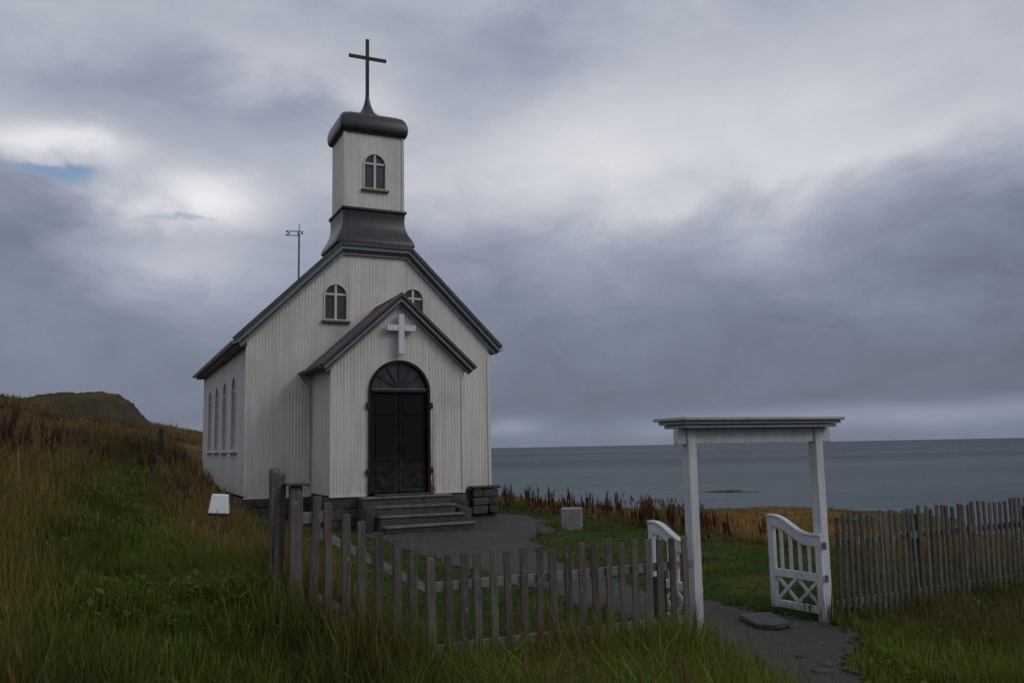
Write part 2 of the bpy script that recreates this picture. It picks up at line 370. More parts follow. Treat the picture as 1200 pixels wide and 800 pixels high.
# ------------------------------------------------------------------ terrain
CP = np.array([
    (-.8, -12, 0), (.6, -12, 0), (2, -12, .02), (3.6, -12, .05), (6, -12, .1), (9, -14, .2), (4, -16, 0), (0, -16, 0), (-2.5, -12.8, .0), (-1.3, -13.4, -.02),
    (.2, -13.6, -.05), (1.8, -13.3, -.05), (-3.3, -12, .0), (-3.62, -12, .03), (-3.95, -12, .20), (-4.3, -12, .42), (-4.7, -12, .64), (-6, -11.4, .74), (-3.4, -13, .05),
    (-6.4, -12.9, .5), (-5.5, -13, .44), (-5, -12.8, .32), (-4.2, -13.4, .12), (-5.94, -18.78, .2), (-9, -19, .5), (-3, -17, .05),
    (-6.6, -11, .75), (-6.8, -9.4, .98), (-7.3, -4.8, 1.45), (-7.7, -.2, 1.95), (-6.1, -8, 1.0), (-6.3, -.8, 1.55), (-5.4, -11, .65), (-5.2, -6.8, .82), (-4.7, .7, 1.1), (-3.6, 19, 2.1),
    (-4.7, -10.7, .53), (-4.2, -7.2, .5), (-4.4, -5, .58), (-3.4, 3, .5), (-3.2, 8.5, .95), (-3, 12, 1.1), (-8.3, -8.7, 1.05), (-10.6, 1.1, 2.1),
    (-3.2, -9, .1), (-1.5, -8, .02), (0, -6, 0), (3, -5, 0), (0, -1.2, .08), (3, 0, .04), (-2, -1.5, .14), (-3.1, -3, .3), (-3.2, 1.8, .42), (3.2, 3, .05), (4.5, 6, .1), (4.6, 0, .06), (4.5, -5, .02), (3, 12, .2), (0, 16, 1.0),
    (7, -6, -.1), (8, -10, 0), (7.5, 3, -.1), (12.8, 6.2, -.85), (31, 31, -2.8), (31, 20, -2.3), (24, 6, -1.6), (15, -10, -.6), (25, -12, -1.3), (12, -25, 0), (8, 14, -.3), (9, 35, -.6), (5, 60, 1.5), (20, 30, -1.6),
    (-10.5, 27.5, 3.6), (-6.9, 26, 2.8), (-13.9, 62, 6.3), (-15, 74, 6.9), (-7.6, 59, 4.6), (0, 78, 4.5), (-3, 50, 3.5), (-20, 43, 5.6), (-35, 70, 9), (-40, 20, 6), (-30, -10, 3.5), (-25, -40, 2), (-80, 80, 12), (-90, -60, 5), (60, -80, -3), (60, 0, -3), (-30, 150, 10), (10, 120, 4)], float)
def _tps(r2): return np.where(r2 > 0, .5*r2*np.log(np.maximum(r2, 1e-12)), 0)
_s = 10.0; _P = CP[:, :2]/_s
_n = len(CP); _A = np.zeros((_n+3, _n+3))
_A[:_n, :_n] = _tps(((_P[:, None]-_P[None])**2).sum(2))+np.eye(_n)*2e-5
_A[:_n, _n] = 1; _A[:_n, _n+1:] = _P; _A[_n:, :_n] = _A[:_n, _n:].T
_W = np.linalg.solve(_A, np.r_[CP[:, 2], 0, 0, 0])
COAST = np.array([(60, -200), (40, -60), (26, -26), (19, -14), (16, -8), (17.5, -3), (22, 2), (30.5, 9.5), (44, 24), (49, 38), (41, 36), (32.5, 32), (25, 26), (18.7, 22.5), (14, 19.5), (12.5, 30), (11.5, 40), (9.7, 85), (1.6, 122), (-46, 222), (-235, 366), (-400, 366), (-400, -200)], float)
def inside(px, py, poly):
    r = np.zeros(len(px), bool); n = len(poly)
    for i in range(n):
        (x0, y0), (x1, y1) = poly[i], poly[(i+1) % n]
        c = ((y0 > py) != (y1 > py)) & (px < (x1-x0)*(py-y0)/((y1-y0) if y1 != y0 else 1e-9)+x0)
        r ^= c
    return r
def pdist(px, py, poly):
    d = np.full(len(px), 1e9); n = len(poly)
    for i in range(n):
        a = np.array(poly[i], float); b_ = np.array(poly[(i+1) % n], float); ab = b_-a
        u = np.clip(((px-a[0])*ab[0]+(py-a[1])*ab[1])/(ab@ab), 0, 1)
        d = np.minimum(d, np.hypot(px-a[0]-u*ab[0], py-a[1]-u*ab[1]))
    return d
def sdist(px, py, poly): return np.where(inside(px, py, poly), 1, -1)*pdist(px, py, poly)
SEA_Z = -9.0
def land(x, y):
    x = np.atleast_1d(np.asarray(x, float)); y = np.atleast_1d(np.asarray(y, float)); out = np.empty(len(x))
    for k in range(0, len(x), 20000):
        q = np.c_[x[k:k+20000], y[k:k+20000]]/_s
        out[k:k+20000] = _tps(((q[:, None]-_P[None])**2).sum(2))@_W[:_n]+_W[_n]+q@_W[_n+1:]
    far = np.hypot(x+6, y+19)
    out = np.clip(out, -6, 13)
    rough = (fbm(x, y, .5, 3)-.5)*.22*sstep(14, 30, far)+(fbm(x, y, .12, 5)-.5)*1.2*sstep(25, 60, far)
    bump_ = (fbm(x, y, 1.3, 9, 3)-.5)*.34*sstep(-3.8, -5.6, x)*sstep(40, 20, far)
    out = out+rough+bump_+(fbm(x, y, 2.2, 2, 3)-.5)*.035
    return out
def height(x, y):
    x = np.atleast_1d(np.asarray(x, float)); y = np.atleast_1d(np.asarray(y, float))
    z = land(x, y); d = sdist(x, y, COAST)+(fbm(x, y, .25, 21)-.5)*4
    f = sstep(1.5, -5, d)
    return z*(1-f)+(-12)*f
def hz(x, y): return float(height([x], [y])[0])

PATH = [(-1.1, -.3), (-1.05, -3.0), (-1.1, -5), (-1.05, -8), (-.92, -10.5), (-.84, -12), (-1.0, -12.5), (-1.2, -13.2), (-1.55, -14.3), (-2.2, -16), (-1.5, -16), (-1.0, -14.6), (-.72, -13.7), (-.40, -13.2), (.2, -12.85), (.58, -12.5), (.62, -12.1), (.36, -11.2), (.25, -9.5), (.5, -7), (.9, -5.2), (1.4, -3.9), (2.2, -2.7), (3.2, -1), (3.8, 1.5), (3.7, 2.4), (3.3, 2.4), (3.2, 1.8), (1.6, 1.8), (1.6, -.3)]
def path_sd(x, y): return sdist(x, y, PATH)+(fbm(x, y, 1.6, 41)-.5)*.7*sstep(-11, -8, y)+(fbm(x, y, 2.3, 43)-.5)*.42*sstep(-13.5, -9, y)+(fbm(x, y, 3.1, 45)-.5)*.22
# natural colours of the plants, by place
GREEN = np.array((.088, .132, .014)); DEEP = np.array((.050, .080, .014)); OLIVE = np.array((.128, .118, .018)); OCHRE = np.array((.24, .142, .040)); RUST = np.array((.20, .100, .040)); STRAW = np.array((.22, .165, .085)); LAWN = np.array((.046, .086, .013))
def lerp(a, b_, f): return a*(1-f[:, None])+b_*f[:, None]
def is_yard(x, y):
    return sstep(-3.9, -3.1, x+.02*(y+12))*sstep(5.2, 4.3, x)*sstep(-12.3, -11.7, y)*sstep(9, 5, y)
def is_track(x, y):
    """trodden track that runs up past the church on its left"""
    cx = np.interp(y, [-17, -13, -9, -5, 1, 9, 20], [-4.6, -5.45, -5.75, -5.75, -5.7, -5.2, -4.4])
    return np.exp(-((x-cx)/.8)**2)*sstep(18, 8, y)
def plant_colour(x, y):
    n = fbm(x, y, .45, 51); n2 = fbm(x, y, 1.7, 53); nn = sstep(.38, .62, n)
    left = lerp(np.tile(OLIVE, (len(x), 1)), np.tile(OCHRE*.85, (len(x), 1)), nn)
    left = lerp(left, np.tile(RUST, (len(x), 1)), sstep(.5, .62, fbm(x, y, .8, 58))*.75)
    near = sstep(-9.5, -12.5, y+(n-.5)*4)
    left = lerp(left, lerp(np.tile(GREEN*.8, (len(x), 1)), np.tile(OLIVE*.8, (len(x), 1)), sstep(.42, .6, n2)), near*.85)
    left = lerp(left, np.tile(GREEN*.78, (len(x), 1)), np.clip(is_track(x, y)*1.1, 0, 1))
    left = lerp(left, np.tile(GREEN, (len(x), 1)), sstep(.55, .66, fbm(x, y, .7, 57))*.6)
    upper = sstep(-6, -1, y+(n2-.5)*4)
    left = lerp(left, lerp(np.tile(np.array((.070, .045, .022)), (len(x), 1)), np.tile(np.array((.155, .088, .033)), (len(x), 1)), sstep(.42, .62, fbm(x, y, .35, 59))), upper*.7*(1-np.clip(is_track(x, y)*.6, 0, 1)))
    field = lerp(np.tile(OCHRE, (len(x), 1)), np.tile(RUST*1.1, (len(x), 1)), sstep(.4, .65, fbm(x, y, .16, 61)))
    field = lerp(field, np.tile(OLIVE, (len(x), 1)), sstep(.52, .66, fbm(x*.5, y, .12, 63))*.8)
    field = lerp(field, np.tile(DEEP*1.4, (len(x), 1)), sstep(7, 2, sdist(x, y, COAST))*.8)
    right = sstep(3.0, 5.5, x-.05*(y+5))
    out = lerp(left, field, right)
    front = sstep(-11.8, -12.3, y)*sstep(-4.6, -3.4, x+(fbm(x, y, .8, 65)-.5)*2)
    fr = lerp(np.tile(GREEN*1.1, (len(x), 1)), np.tile(OLIVE, (len(x), 1)), sstep(.5, .66, n2)*.55)
    fr = lerp(fr, np.tile(RUST*.9, (len(x), 1)), sstep(.58, .68, fbm(x, y, 1.1, 67))*.35)
    verge = sstep(.6, 1.4, x)*.75
    fr = lerp(fr, lerp(np.tile(OLIVE*.62, (len(x), 1)), np.tile(np.array((.10, .062, .026)), (len(x), 1)), sstep(.45, .6, fbm(x, y, 1.0, 69))), verge)
    out = lerp(out, fr, front)
    yd = is_yard(x, y); lw = lerp(np.tile(LAWN, (len(x), 1)), np.tile(OLIVE*.9, (len(x), 1)), sstep(.5, .7, n2)*.8)
    out = out*(1-.42*sstep(.52, .68, fbm(x, y, .9, 99))*sstep(-3.4, -4.2, x))[:, None]
    return lerp(out, lw, yd)
def ground_tint(x, y):
    c = plant_colour(x, y)*.62
    d = sstep(-.25, .1, path_sd(x, y)); c = lerp(c, np.tile(np.array((.06, .054, .04)), (len(x), 1)), d)
    cl = sstep(.5, -1.5, sdist(x, y, COAST)); return lerp(c, np.tile(np.array((.05, .042, .033)), (len(x), 1)), cl)

def spaced(lo, hi, c, d0, grow):
    a = [c]; st = d0
    while a[-1] < hi: a.append(a[-1]+st); st *= grow
    b_ = [c]; st = d0
    while b_[-1] > lo: b_.append(b_[-1]-st); st *= grow
    return np.array(b_[::-1][:-1]+a)
gxs = spaced(-300, 90, -2.5, .11, 1.016); gys = spaced(-120, 330, -10, .11, 1.014)
gme = grid_mesh('ground', gxs, gys, lambda x, y: height(x, y), M['ground'], ground_tint)
tag(link('ground', gme), kind='structure')
ps = .06
pme = grid_mesh('path', np.arange(-2.2, 4.6, ps), np.arange(-16, 2.6, ps), lambda x, y: height(x, y)+.014, M['gravel'], None, lambda x, y: path_sd(x, y) > 0)
tag(link('path', pme), kind='structure')
sme = grid_mesh('sea', np.r_[-40000, -9000, -2000, np.linspace(-500, 900, 40), 3000, 9000, 40000], np.r_[-9000, -2000, np.linspace(-300, 900, 40), 3000, 9000, 40000], lambda x, y: np.full(len(x), SEA_Z), M['sea'])
tag(link('sea', sme), kind='structure')

# the low hill with a rocky flank
ha, hb = np.meshgrid(np.linspace(-14, 9, 110), np.linspace(-9, 9, 60))
def hill_z(u, v):
    prof = np.interp(u, [-14, -9, -5.5, -4.0, -2.4, 1.0, 2.1, 3.1, 4.1, 4.7, 6.2, 9], [-1.5, -.5, -.1, .22, .40, .42, .22, -.3, -1.15, -1.8, -3, -4])
    return prof
u = ha.ravel(); v = hb.ravel()
zz = 6.45+hill_z(u, v)-(np.abs(v)/7.0)**2.4*3.4+(fbm(u, v, .8, 71, 5)-.5)*.22+(fbm(u, v, 2.4, 73, 3)-.5)*(.3+.9*sstep(1.2, 3.5, u)*sstep(6.5, 4.5, u))
bx = -7.6+u*.913-v*.02; by = 59.5-u*.41+v
nx, ny = 110, 60; i = (np.arange(ny-1)[:, None]*nx+np.arange(nx-1)[None, :]).ravel(); q = np.stack([i, i+1, i+nx+1, i+nx], 1)
tag(link('hill', numpy_mesh('hill', np.c_[bx, by, zz], q.ravel(), np.arange(len(q))*4, None, M['hill'], None, True)), kind='structure')

# ------------------------------------------------------------------ the church
church = empty('church', (0, 0, 0), 'small white corrugated iron church with a porch, bell tower and dark roofs', 'church')
WP, WM, D0, LEN, ZB = 1.548, 3.07, 1.986, 9.79, .83

def wall(name, mtx, s0, s1, zb, top, openings=(), m_='siding', pitch=.076, amp=.006, extra=()):
    """corrugated sheet in local x (along), y (into the building), z; arched openings cut out"""
    n = max(8, int((s1-s0)/pitch*4)); xs = set(np.round(np.linspace(s0, s1, n+1), 5))
    for c, w_, z0, z1 in openings: xs |= {round(c-w_/2, 5), round(c+w_/2, 5)}
    xs |= set(extra); xs = sorted(xs); mb = MB(mtx); vs = []; fs = []
    y = lambda s: -amp*math.cos(2*math.pi*(s-s0)/pitch)
    def ivals(s, mid):
        zt = float(np.interp(s, *zip(*top))); iv = [(zb, zt)]
        for c, w_, z0, z1 in openings:
            if abs(mid-c) < w_/2:
                r = w_/2; za = z1-r+math.sqrt(max(0, r*r-(s-c)**2))
                a, b_ = iv.pop(); iv += [(a, z0), (za, b_)] if z0 > zb+.001 else [(za, b_)]
        return iv
    for a, b_ in zip(xs[:-1], xs[1:]):
        if b_-a < 1e-4: continue
        mid = (a+b_)/2
        for (p0, p1), (q0, q1) in zip(ivals(a, mid), ivals(b_, mid)):
            k = len(vs); vs += [(a, y(a), p0), (b_, y(b_), q0), (b_, y(b_), q1), (a, y(a), p1)]; fs.append((k, k+1, k+2, k+3))
    mb.add(vs, fs)
    bm = bmesh.new(); vv = [bm.verts.new(p) for p in mb.v]
    for f in mb.f: bm.faces.new([vv[i] for i in f])
    bmesh.ops.remove_doubles(bm, verts=bm.verts, dist=1e-4)
    me = bpy.data.meshes.new(name); bm.to_mesh(me); bm.free(); me.materials.append(M[m_])
    me.polygons.foreach_set('use_smooth', [True]*len(me.polygons))
    return link(name, me, church)
FRONT = Matrix.Translation((0, D0, 0))
LEFT = Matrix.Translation((-WM, 0, 0)) @ Matrix.Rotation(R(-90), 4, 'Z')     # local x runs to -Y
RIGHT = Matrix.Translation((WM, 0, 0)) @ Matrix.Rotation(R(90), 4, 'Z')
BACK = Matrix.Translation((0, D0+LEN, 0)) @ Matrix.Rotation(R(180), 4, 'Z')
GW = [(-.985, .55, 4.95, 5.88), (.995, .55, 4.95, 5.88)]
wall('front_wall', FRONT, -WM, WM, ZB-.06, [(-WM, 4.50), (-.86, 6.71), (.86, 6.71), (WM, 4.50)], GW, extra=(-.86, .86), amp=.005)
SW = [(-c, .74, 1.85, 3.72) for c in (4.0, 5.85, 7.7, 9.55)]
wall('side_wall', LEFT, -(D0+LEN), -D0, ZB-.03, [(-(D0+LEN), 4.32), (-D0, 4.32)], SW)
wall('side_wall', RIGHT, D0, D0+LEN, ZB, [(D0, 4.32), (D0+LEN, 4.32)])
wall('rear_wall', BACK, -WM, WM, ZB, [(-WM, 4.32), (0, 7.38), (WM, 4.32)], extra=(0,))
DOOR = (.0, 1.40, ZB, 3.81)
wall('porch_front_wall', Matrix(), -WP, WP, ZB, [(-WP, 3.78), (0, 5.16), (WP, 3.78)], [DOOR], 'siding_rust', extra=(0,))
wall('porch_side_wall', Matrix.Translation((-WP, 0, 0)) @ Matrix.Rotation(R(-90), 4, 'Z'), -D0, 0, ZB, [(-D0, 3.8), (0, 3.8)])
wall('porch_side_wall', Matrix.Translation((WP, 0, 0)) @ Matrix.Rotation(R(90), 4, 'Z'), 0, D0, ZB, [(0, 3.8), (D0, 3.8)])
# corner trims
for n_, x, y in (('corner_trim', -WM, D0), ('corner_trim', WM, D0), ('corner_trim', -WP, 0), ('corner_trim', WP, 0)):
    top_z = 4.26 if abs(x) > 2 else 3.76; sg = 1 if x < 0 else -1
    MB().box(x-.022*sg, x+.055*sg, y-.024, y-.012, ZB-.02, top_z).box(x-.024*sg, x-.012*sg, y-.012, y+.06, ZB-.02, top_z).build(n_, M['siding'], church)
for x0, x1, y in ((-WP-.02, -.76, -.03), (.76, WP+.02, -.03), (-WM-.02, -WP-.02, D0-.03), (WP+.02, WM+.02, D0-.03)):
    z = ZB-(.06 if x0 < -2 or x1 > 3 else .0)
    MB().box(x0, x1, y, y+.05, z-.03, z+.005).build('drip_flashing', M['window_white'], church)

def slab(name, pr, pe, y0, y1, m_, pitch=.076, amp=.012, th=.05, n_=None):
    """corrugated roof slope between the ridge line and the eave line"""
    n = int((y1-y0)/pitch*4); ys = np.linspace(y0, y1, n+1); d = Vector((pe[0]-pr[0], 0, pe[1]-pr[1])).normalized(); nr = Vector((-d.z, 0, d.x))
    if nr.z < 0: nr = -nr
    vs = []; fs = []
    for k, y in enumerate(ys):
        o_ = nr*(amp*math.cos(2*math.pi*(y-y0)/pitch))
        for px_, pz_ in (pr, pe):
            vs.append((px_+o_.x, y, pz_+o_.z)); vs.append((px_-nr.x*th, y, pz_-nr.z*th))
    for k in range(n):
        a = k*4; b_ = a+4
        fs += [(a, a+2, b_+2, b_), (a+1, b_+1, b_+3, a+3), (a+2, a+3, b_+3, b_+2), (a, b_, b_+1, a+1)]
    fs += [(0, 1, 3, 2), (n*4, n*4+2, n*4+3, n*4+1)]
    return MB().add(vs, fs).build(name, M[m_], church, smooth=50)
# main roof, ridge at 7.76 before the tower stands through it
RY0, RY1, TY1_ = D0-.17, D0+LEN+.17, 3.3
for sg in (-1, 1):
    slab('roof_slope', (sg*.90, 6.86), (sg*3.36, 4.40), RY0, TY1_, 'roof_metal')
    slab('roof_slope', (sg*.02, 7.74), (sg*3.36, 4.40), TY1_+.004, RY1, 'roof_metal')
MB().tube([(0, D0+1.45, 7.75), (0, RY1, 7.75)], .06, 10).build('ridge_cap', M['roof_metal'], church, smooth=60)
for sg in (-1, 1):                                              # eaves: soffit board and half-round gutter
    MB().prism([(sg*WM, 4.26), (sg*3.31, 4.26), (sg*3.31, 4.41), (sg*WM, 4.63)], RY0+.12, RY1-.02).build('eave_box', M['trim_dark'], church)
    g = MB(); arc = [(sg*3.37+.065*math.cos(a), 4.37+.065*math.sin(a)) for a in np.linspace(math.pi, 2*math.pi, 9)]
    arc2 = [(sg*3.37+.058*math.cos(a), 4.37+.058*math.sin(a)) for a in np.linspace(math.pi, 2*math.pi, 9)]
    g.ring(arc, arc2, RY0+.02, RY1+.04, closed=False); g.build('gutter', M['window_white'], church, smooth=40)
def offs(poly, d):
    """offset of an open line in x,z to its lower side, mitred"""
    out = []; n = len(poly)
    nm = []
    for (x0, z0), (x1, z1) in zip(poly[:-1], poly[1:]):
        l = math.hypot(x1-x0, z1-z0); nm.append(((z1-z0)/l, -(x1-x0)/l))
    for i, (x, z) in enumerate(poly):
        a = nm[max(0, i-1)]; b_ = nm[min(n-2, i)]; k = 1+a[0]*b_[0]+a[1]*b_[1]
        out.append((x+d*(a[0]+b_[0])/k, z+d*(a[1]+b_[1])/k))
    return out
def bands(poly, spec, y_back, mirror=False):
    for name, d0, d1, yf, m_ in spec:
        MB().ring(offs(poly, d0), offs(poly, d1), yf, y_back, closed=False).build(name, M[m_], church)
MG = [(-3.38, 4.42), (-.90, 6.86), (.90, 6.86), (3.38, 4.42)]
bands(MG, [('verge_flashing', -.035, .045, D0-.20, 'roof_metal'), ('bargeboard', .047, .135, D0-.165, 'trim_green'), ('cornice_moulding', .137, .185, D0-.12, 'trim_dark'), ('frieze_board', .187, .25, D0-.075, 'trim_light')], D0-.012)
PG = [(-1.80, 3.66), (0, 5.30), (1.80, 3.66)]
bands(PG, [('porch_verge_flashing', -.03, .035, -.235, 'roof_metal'), ('porch_bargeboard', .037, .12, -.20, 'trim_green'), ('porch_moulding', .122, .155, -.155, 'trim_dark'), ('porch_frieze_board', .157, .20, -.10, 'trim_light')], -.012)
for sg in (-1, 1):
    slab('porch_roof_slope', (sg*.015, 5.27), (sg*1.80, 3.65), -.20, D0-.02, 'porch_metal')
    MB().prism([(sg*WP, 3.60), (sg*1.74, 3.60), (sg*1.74, 3.66), (sg*WP, 3.83)], -.09, D0-.02).build('porch_eave_box', M['trim_dark'], church)
MB().tube([(0, -.21, 5.29), (0, D0-.02, 5.29)], .035, 8).build('porch_ridge_cap', M['porch_metal'], church, smooth=60)
MB().tube([(-1.84, D0-.06, 3.60), (-1.80, D0-.07, 3.45), (-1.66, D0-.08, 3.30), (-1.64, D0-.08, 1.0)], .035, 8).build('downpipe', M['window_white'], church, smooth=60)
MB().tube([(-1.84, -.2, 3.63), (-1.84, D0-.03, 3.63)], .05, 8).build('porch_gutter', M['trim_dark'], church, smooth=60)

def window(name, mtx, c, w_, z0, z1, sill, bar=.05, wide=1.28, fr=.012):
    f = MB(mtx).ring(arch_pts(c, z0, z1, w_+.05, inset=0), arch_pts(c, z0, z1, w_+.05, inset=fr+.025), -.028, .09).build(name, M['window_white'], church, smooth=30)
    zs = z1-w_/2
    MB(mtx).prism(arch_pts(c, z0, z1, w_, inset=.03), .045, .06).build('pane', M['glass'], f)
    MB(mtx).box(c-bar/2-.004, c+bar/2+.004, -.006, .044, z0+.04, z1-.05).build('mullion', M['window_white'], f)
    MB(mtx).box(c-w_/2+.03, c-bar/2-.004, .0, .044, zs-bar/2, zs+bar/2).box(c+bar/2+.004, c+w_/2-.03, .0, .044, zs-bar/2, zs+bar/2).build('transom', M['window_white'], f)
    MB(mtx).box(c-w_/2*wide, c+w_/2*wide, -.095, .02, z0-.055, z0-.002).build('sill', M[sill], f, bev=.006)
    return f
for c, w_, z0, z1 in GW: window('gable_window', FRONT, c, w_, z0, z1, 'sill_brown')
for c, w_, z0, z1 in SW: window('side_window', LEFT, c, w_, z0, z1, 'window_white', .04, 1.9)

# tower
TX, TY0, TY1 = .762, 2.06, 3.36
TC = (TY0+TY1)/2; HY = (TY1-TY0)/2
TF = Matrix.Translation((0, TY0, 0))
TW = (.02, .56, 8.37, 9.33)
wall('tower_wall', TF, -TX, TX, 7.6, [(-TX, 9.9), (TX, 9.9)], [TW], pitch=.064, amp=.005)
wall('tower_wall', Matrix.Translation((-TX, 0, 0)) @ Matrix.Rotation(R(-90), 4, 'Z'), -TY1, -TY0, 7.6, [(-TY1, 9.9), (-TY0, 9.9)], pitch=.064, amp=.005)
wall('tower_wall', Matrix.Translation((TX, 0, 0)) @ Matrix.Rotation(R(90), 4, 'Z'), TY0, TY1, 7.6, [(TY0, 9.9), (TY1, 9.9)], pitch=.064, amp=.005)
wall('tower_wall', Matrix.Translation((0, TY1, 0)) @ Matrix.Rotation(R(180), 4, 'Z'), -TX, TX, 7.6, [(-TX, 9.9), (TX, 9.9)], pitch=.064, amp=.005)
for sx_ in (-1, 1):
    MB().box(sx_*TX-.03, sx_*TX+.03, TY0-.018, TY0+.04, 7.82, 9.86).build('tower_corner_trim', M['siding'], church)
window('tower_window', TF, *TW, 'sill_ochre')
def rrect(hx, hy, r, k=5):
    r = min(r, hx*.98, hy*.98); o_ = []
    for cx_, cy_, a0 in ((hx-r, hy-r, 0), (-hx+r, hy-r, 90), (-hx+r, -hy+r, 180), (hx-r, -hy+r, 270)):
        o_ += [(cx_+r*math.cos(R(a0+90*i/k)), cy_+r*math.sin(R(a0+90*i/k))) for i in range(k+1)]
    return o_
def loft(name, prof, m_, parent, cx_=0, cy_=TC, smooth=50):
    vs = []; fs = []; n = None
    for hx, hy, r, z in prof:
        ring_ = rrect(hx, hy, r); n = len(ring_); vs += [(cx_+a, cy_+b_, z) for a, b_ in ring_]
    for k in range(len(prof)-1): fs += [(k*n+i, k*n+(i+1) % n, (k+1)*n+(i+1) % n, (k+1)*n+i) for i in range(n)]
    fs += [tuple(range(n))[::-1], tuple(range((len(prof)-1)*n, len(prof)*n))]
    return MB().add(vs, fs).build(name, M[m_], parent, smooth=smooth)
loft('tower_skirt', [(TX+o_, HY+o_, .03, z) for o_, z in ((.02, 7.86), (.085, 7.86), (.088, 7.81), (.05, 7.77), (.038, 7.66), (.038, 7.54), (.052, 7.42), (.082, 7.31), (.125, 7.21), (.175, 7.12), (.22, 7.03), (.245, 6.95), (.24, 6.90), (.20, 6.87), (.13, 6.87))], 'tower_metal', church, smooth=35)
cap = [(TX+o_, HY+o_, r*.55, z) for o_, r, z in ((-.05, .05, 9.83), (.04, .08, 9.82), (.095, .12, 9.85), (.125, .15, 9.93), (.135, .17, 10.03), (.125, .2, 10.14), (.10, .24, 10.24), (.055, .28, 10.32), (-.04, .3, 10.375), (-.24, .3, 10.42), (-.40, .24, 10.48))]
cap += [(.27, .21, .17, 10.58), (.185, .165, .13, 10.64), (.13, .125, .1, 10.75), (.09, .09, .08, 10.87), (.062, .062, .055, 11.0), (.05, .05, .045, 11.08)]
loft('tower_cap', cap, 'tower_metal', church, smooth=60)
MB().box(-.045, .045, TC-.03, TC+.03, 11.05, 12.69).build('tower_cross', M['iron'], church, bev=.008).name = 'tower_cross'
MB().box(-.50, -.047, TC-.028, TC+.028, 12.12, 12.21).box(.047, .52, TC-.028, TC+.028, 12.12, 12.21).build('cross_arm', M['iron'], church, bev=.008)
# weather vane at the rear of the ridge
VY = D0+LEN-.1
pole = MB().tube([(0, VY, 7.55), (0, VY, 9.5)], .034, 8).tube([(0, VY, 9.45), (0, VY, 9.86)], .014, 6).build('vane_pole', M['vane_metal'], church, smooth=60)
vb = MB(Matrix.Translation((0, VY, 0)) @ Matrix.Rotation(R(-14), 4, 'Z'))
vb.box(-.47, .14, -.012, .012, 9.56, 9.59).box(-.47, -.02, -.012, .012, 9.41, 9.44).box(-.055, -.02, -.012, .012, 9.44, 9.56)
vb.prism([(-.47, 9.44), (-.36, 9.50), (-.36, 9.51), (-.47, 9.56), (-.40, 9.56), (-.29, 9.505), (-.40, 9.44)], -.01, .01).box(.06, .13, -.02, .02, 9.475, 9.54)
vb.build('vane_flag', M['vane_metal'], pole)

# porch cross
pc = MB().box(-.065, .065, -.19, -.075, 3.93, 4.84).build('porch_cross', M['white_paint'], church, bev=.008)
MB().box(-.335, -.067, -.187, -.078, 4.46, 4.59).box(.067, .335, -.187, -.078, 4.46, 4.59).build('cross_arm', M['white_paint'], pc, bev=.006)
for z in (4.2, 4.65): MB().box(-.03, .03, -.076, .02, z, z+.06).build('bracket', M['iron'], pc)

# door
fr = MB().ring(arch_pts(0, ZB, 3.81, 1.44, 24), arch_pts(0, ZB-.04, 3.81, 1.44, 24, inset=.065), -.05, .14, closed=False).build('door_frame', M['door_paint'], church, smooth=30)
MB().box(-.635, .635, -.02, .12, 3.085, 3.15).build('door_transom', M['iron'], fr, bev=.006)
MB().box(-.635, .635, -.03, -.016, 3.15, 3.165).build('transom_edge', M['trim_light'], fr)
fan = MB().prism([(a, b_) for a, b_ in arch_pts(0, 3.11, 3.81, 1.30, 24) if b_ > 3.10], .05, .065).build('fanlight', M['fan_glass'], church)
for a in (30, 60, 90, 120, 150):
    d = Vector((math.cos(R(a)), 0, math.sin(R(a)))); nrm = Vector((-d.z, 0, d.x))*.012; o_ = Vector((0, 0, 3.16))
    p0 = o_+d*.10; p1 = o_+d*.60
    MB().prism([(q.x, q.z) for q in (p0-nrm, p1-nrm, p1+nrm, p0+nrm)], .02, .048).build('glazing_bar', M['iron'], fan)
MB().prism([(.11*math.cos(R(a)), 3.16+.11*math.sin(R(a))) for a in range(0, 181, 20)], .0, .047).build('fan_hub', M['iron'], fan)
for sg in (-1, 1):
    a0, a1 = (-.635, -.006) if sg < 0 else (.006, .635)
    dl = MB().box(a0, a1, .05, .10, ZB+.03, 3.083).build('door_leaf', M['door_leaf'], church, bev=.006)
    for z0, z1 in ((ZB+.14, 1.42), (1.56, 2.46), (2.58, 2.98)):
        p = MB().box(a0+.09, a1-.09, .032, .052, z0, z1).build('door_panel', M['door_leaf'], dl, bev=.012)
    for z in (1.32, 2.78):
        MB().box(sg*.735-.045, sg*.735+.045, -.075, -.02, z-.07, z+.07).build('hinge', M['iron'], fr, bev=.015)
MB().tube([(.06, .05, 1.78), (.06, .0, 1.80), (.06, -.01, 1.9), (.06, .0, 2.0), (.06, .05, 2.02)], .014, 6).build('door_handle', M['iron'], church, smooth=60)

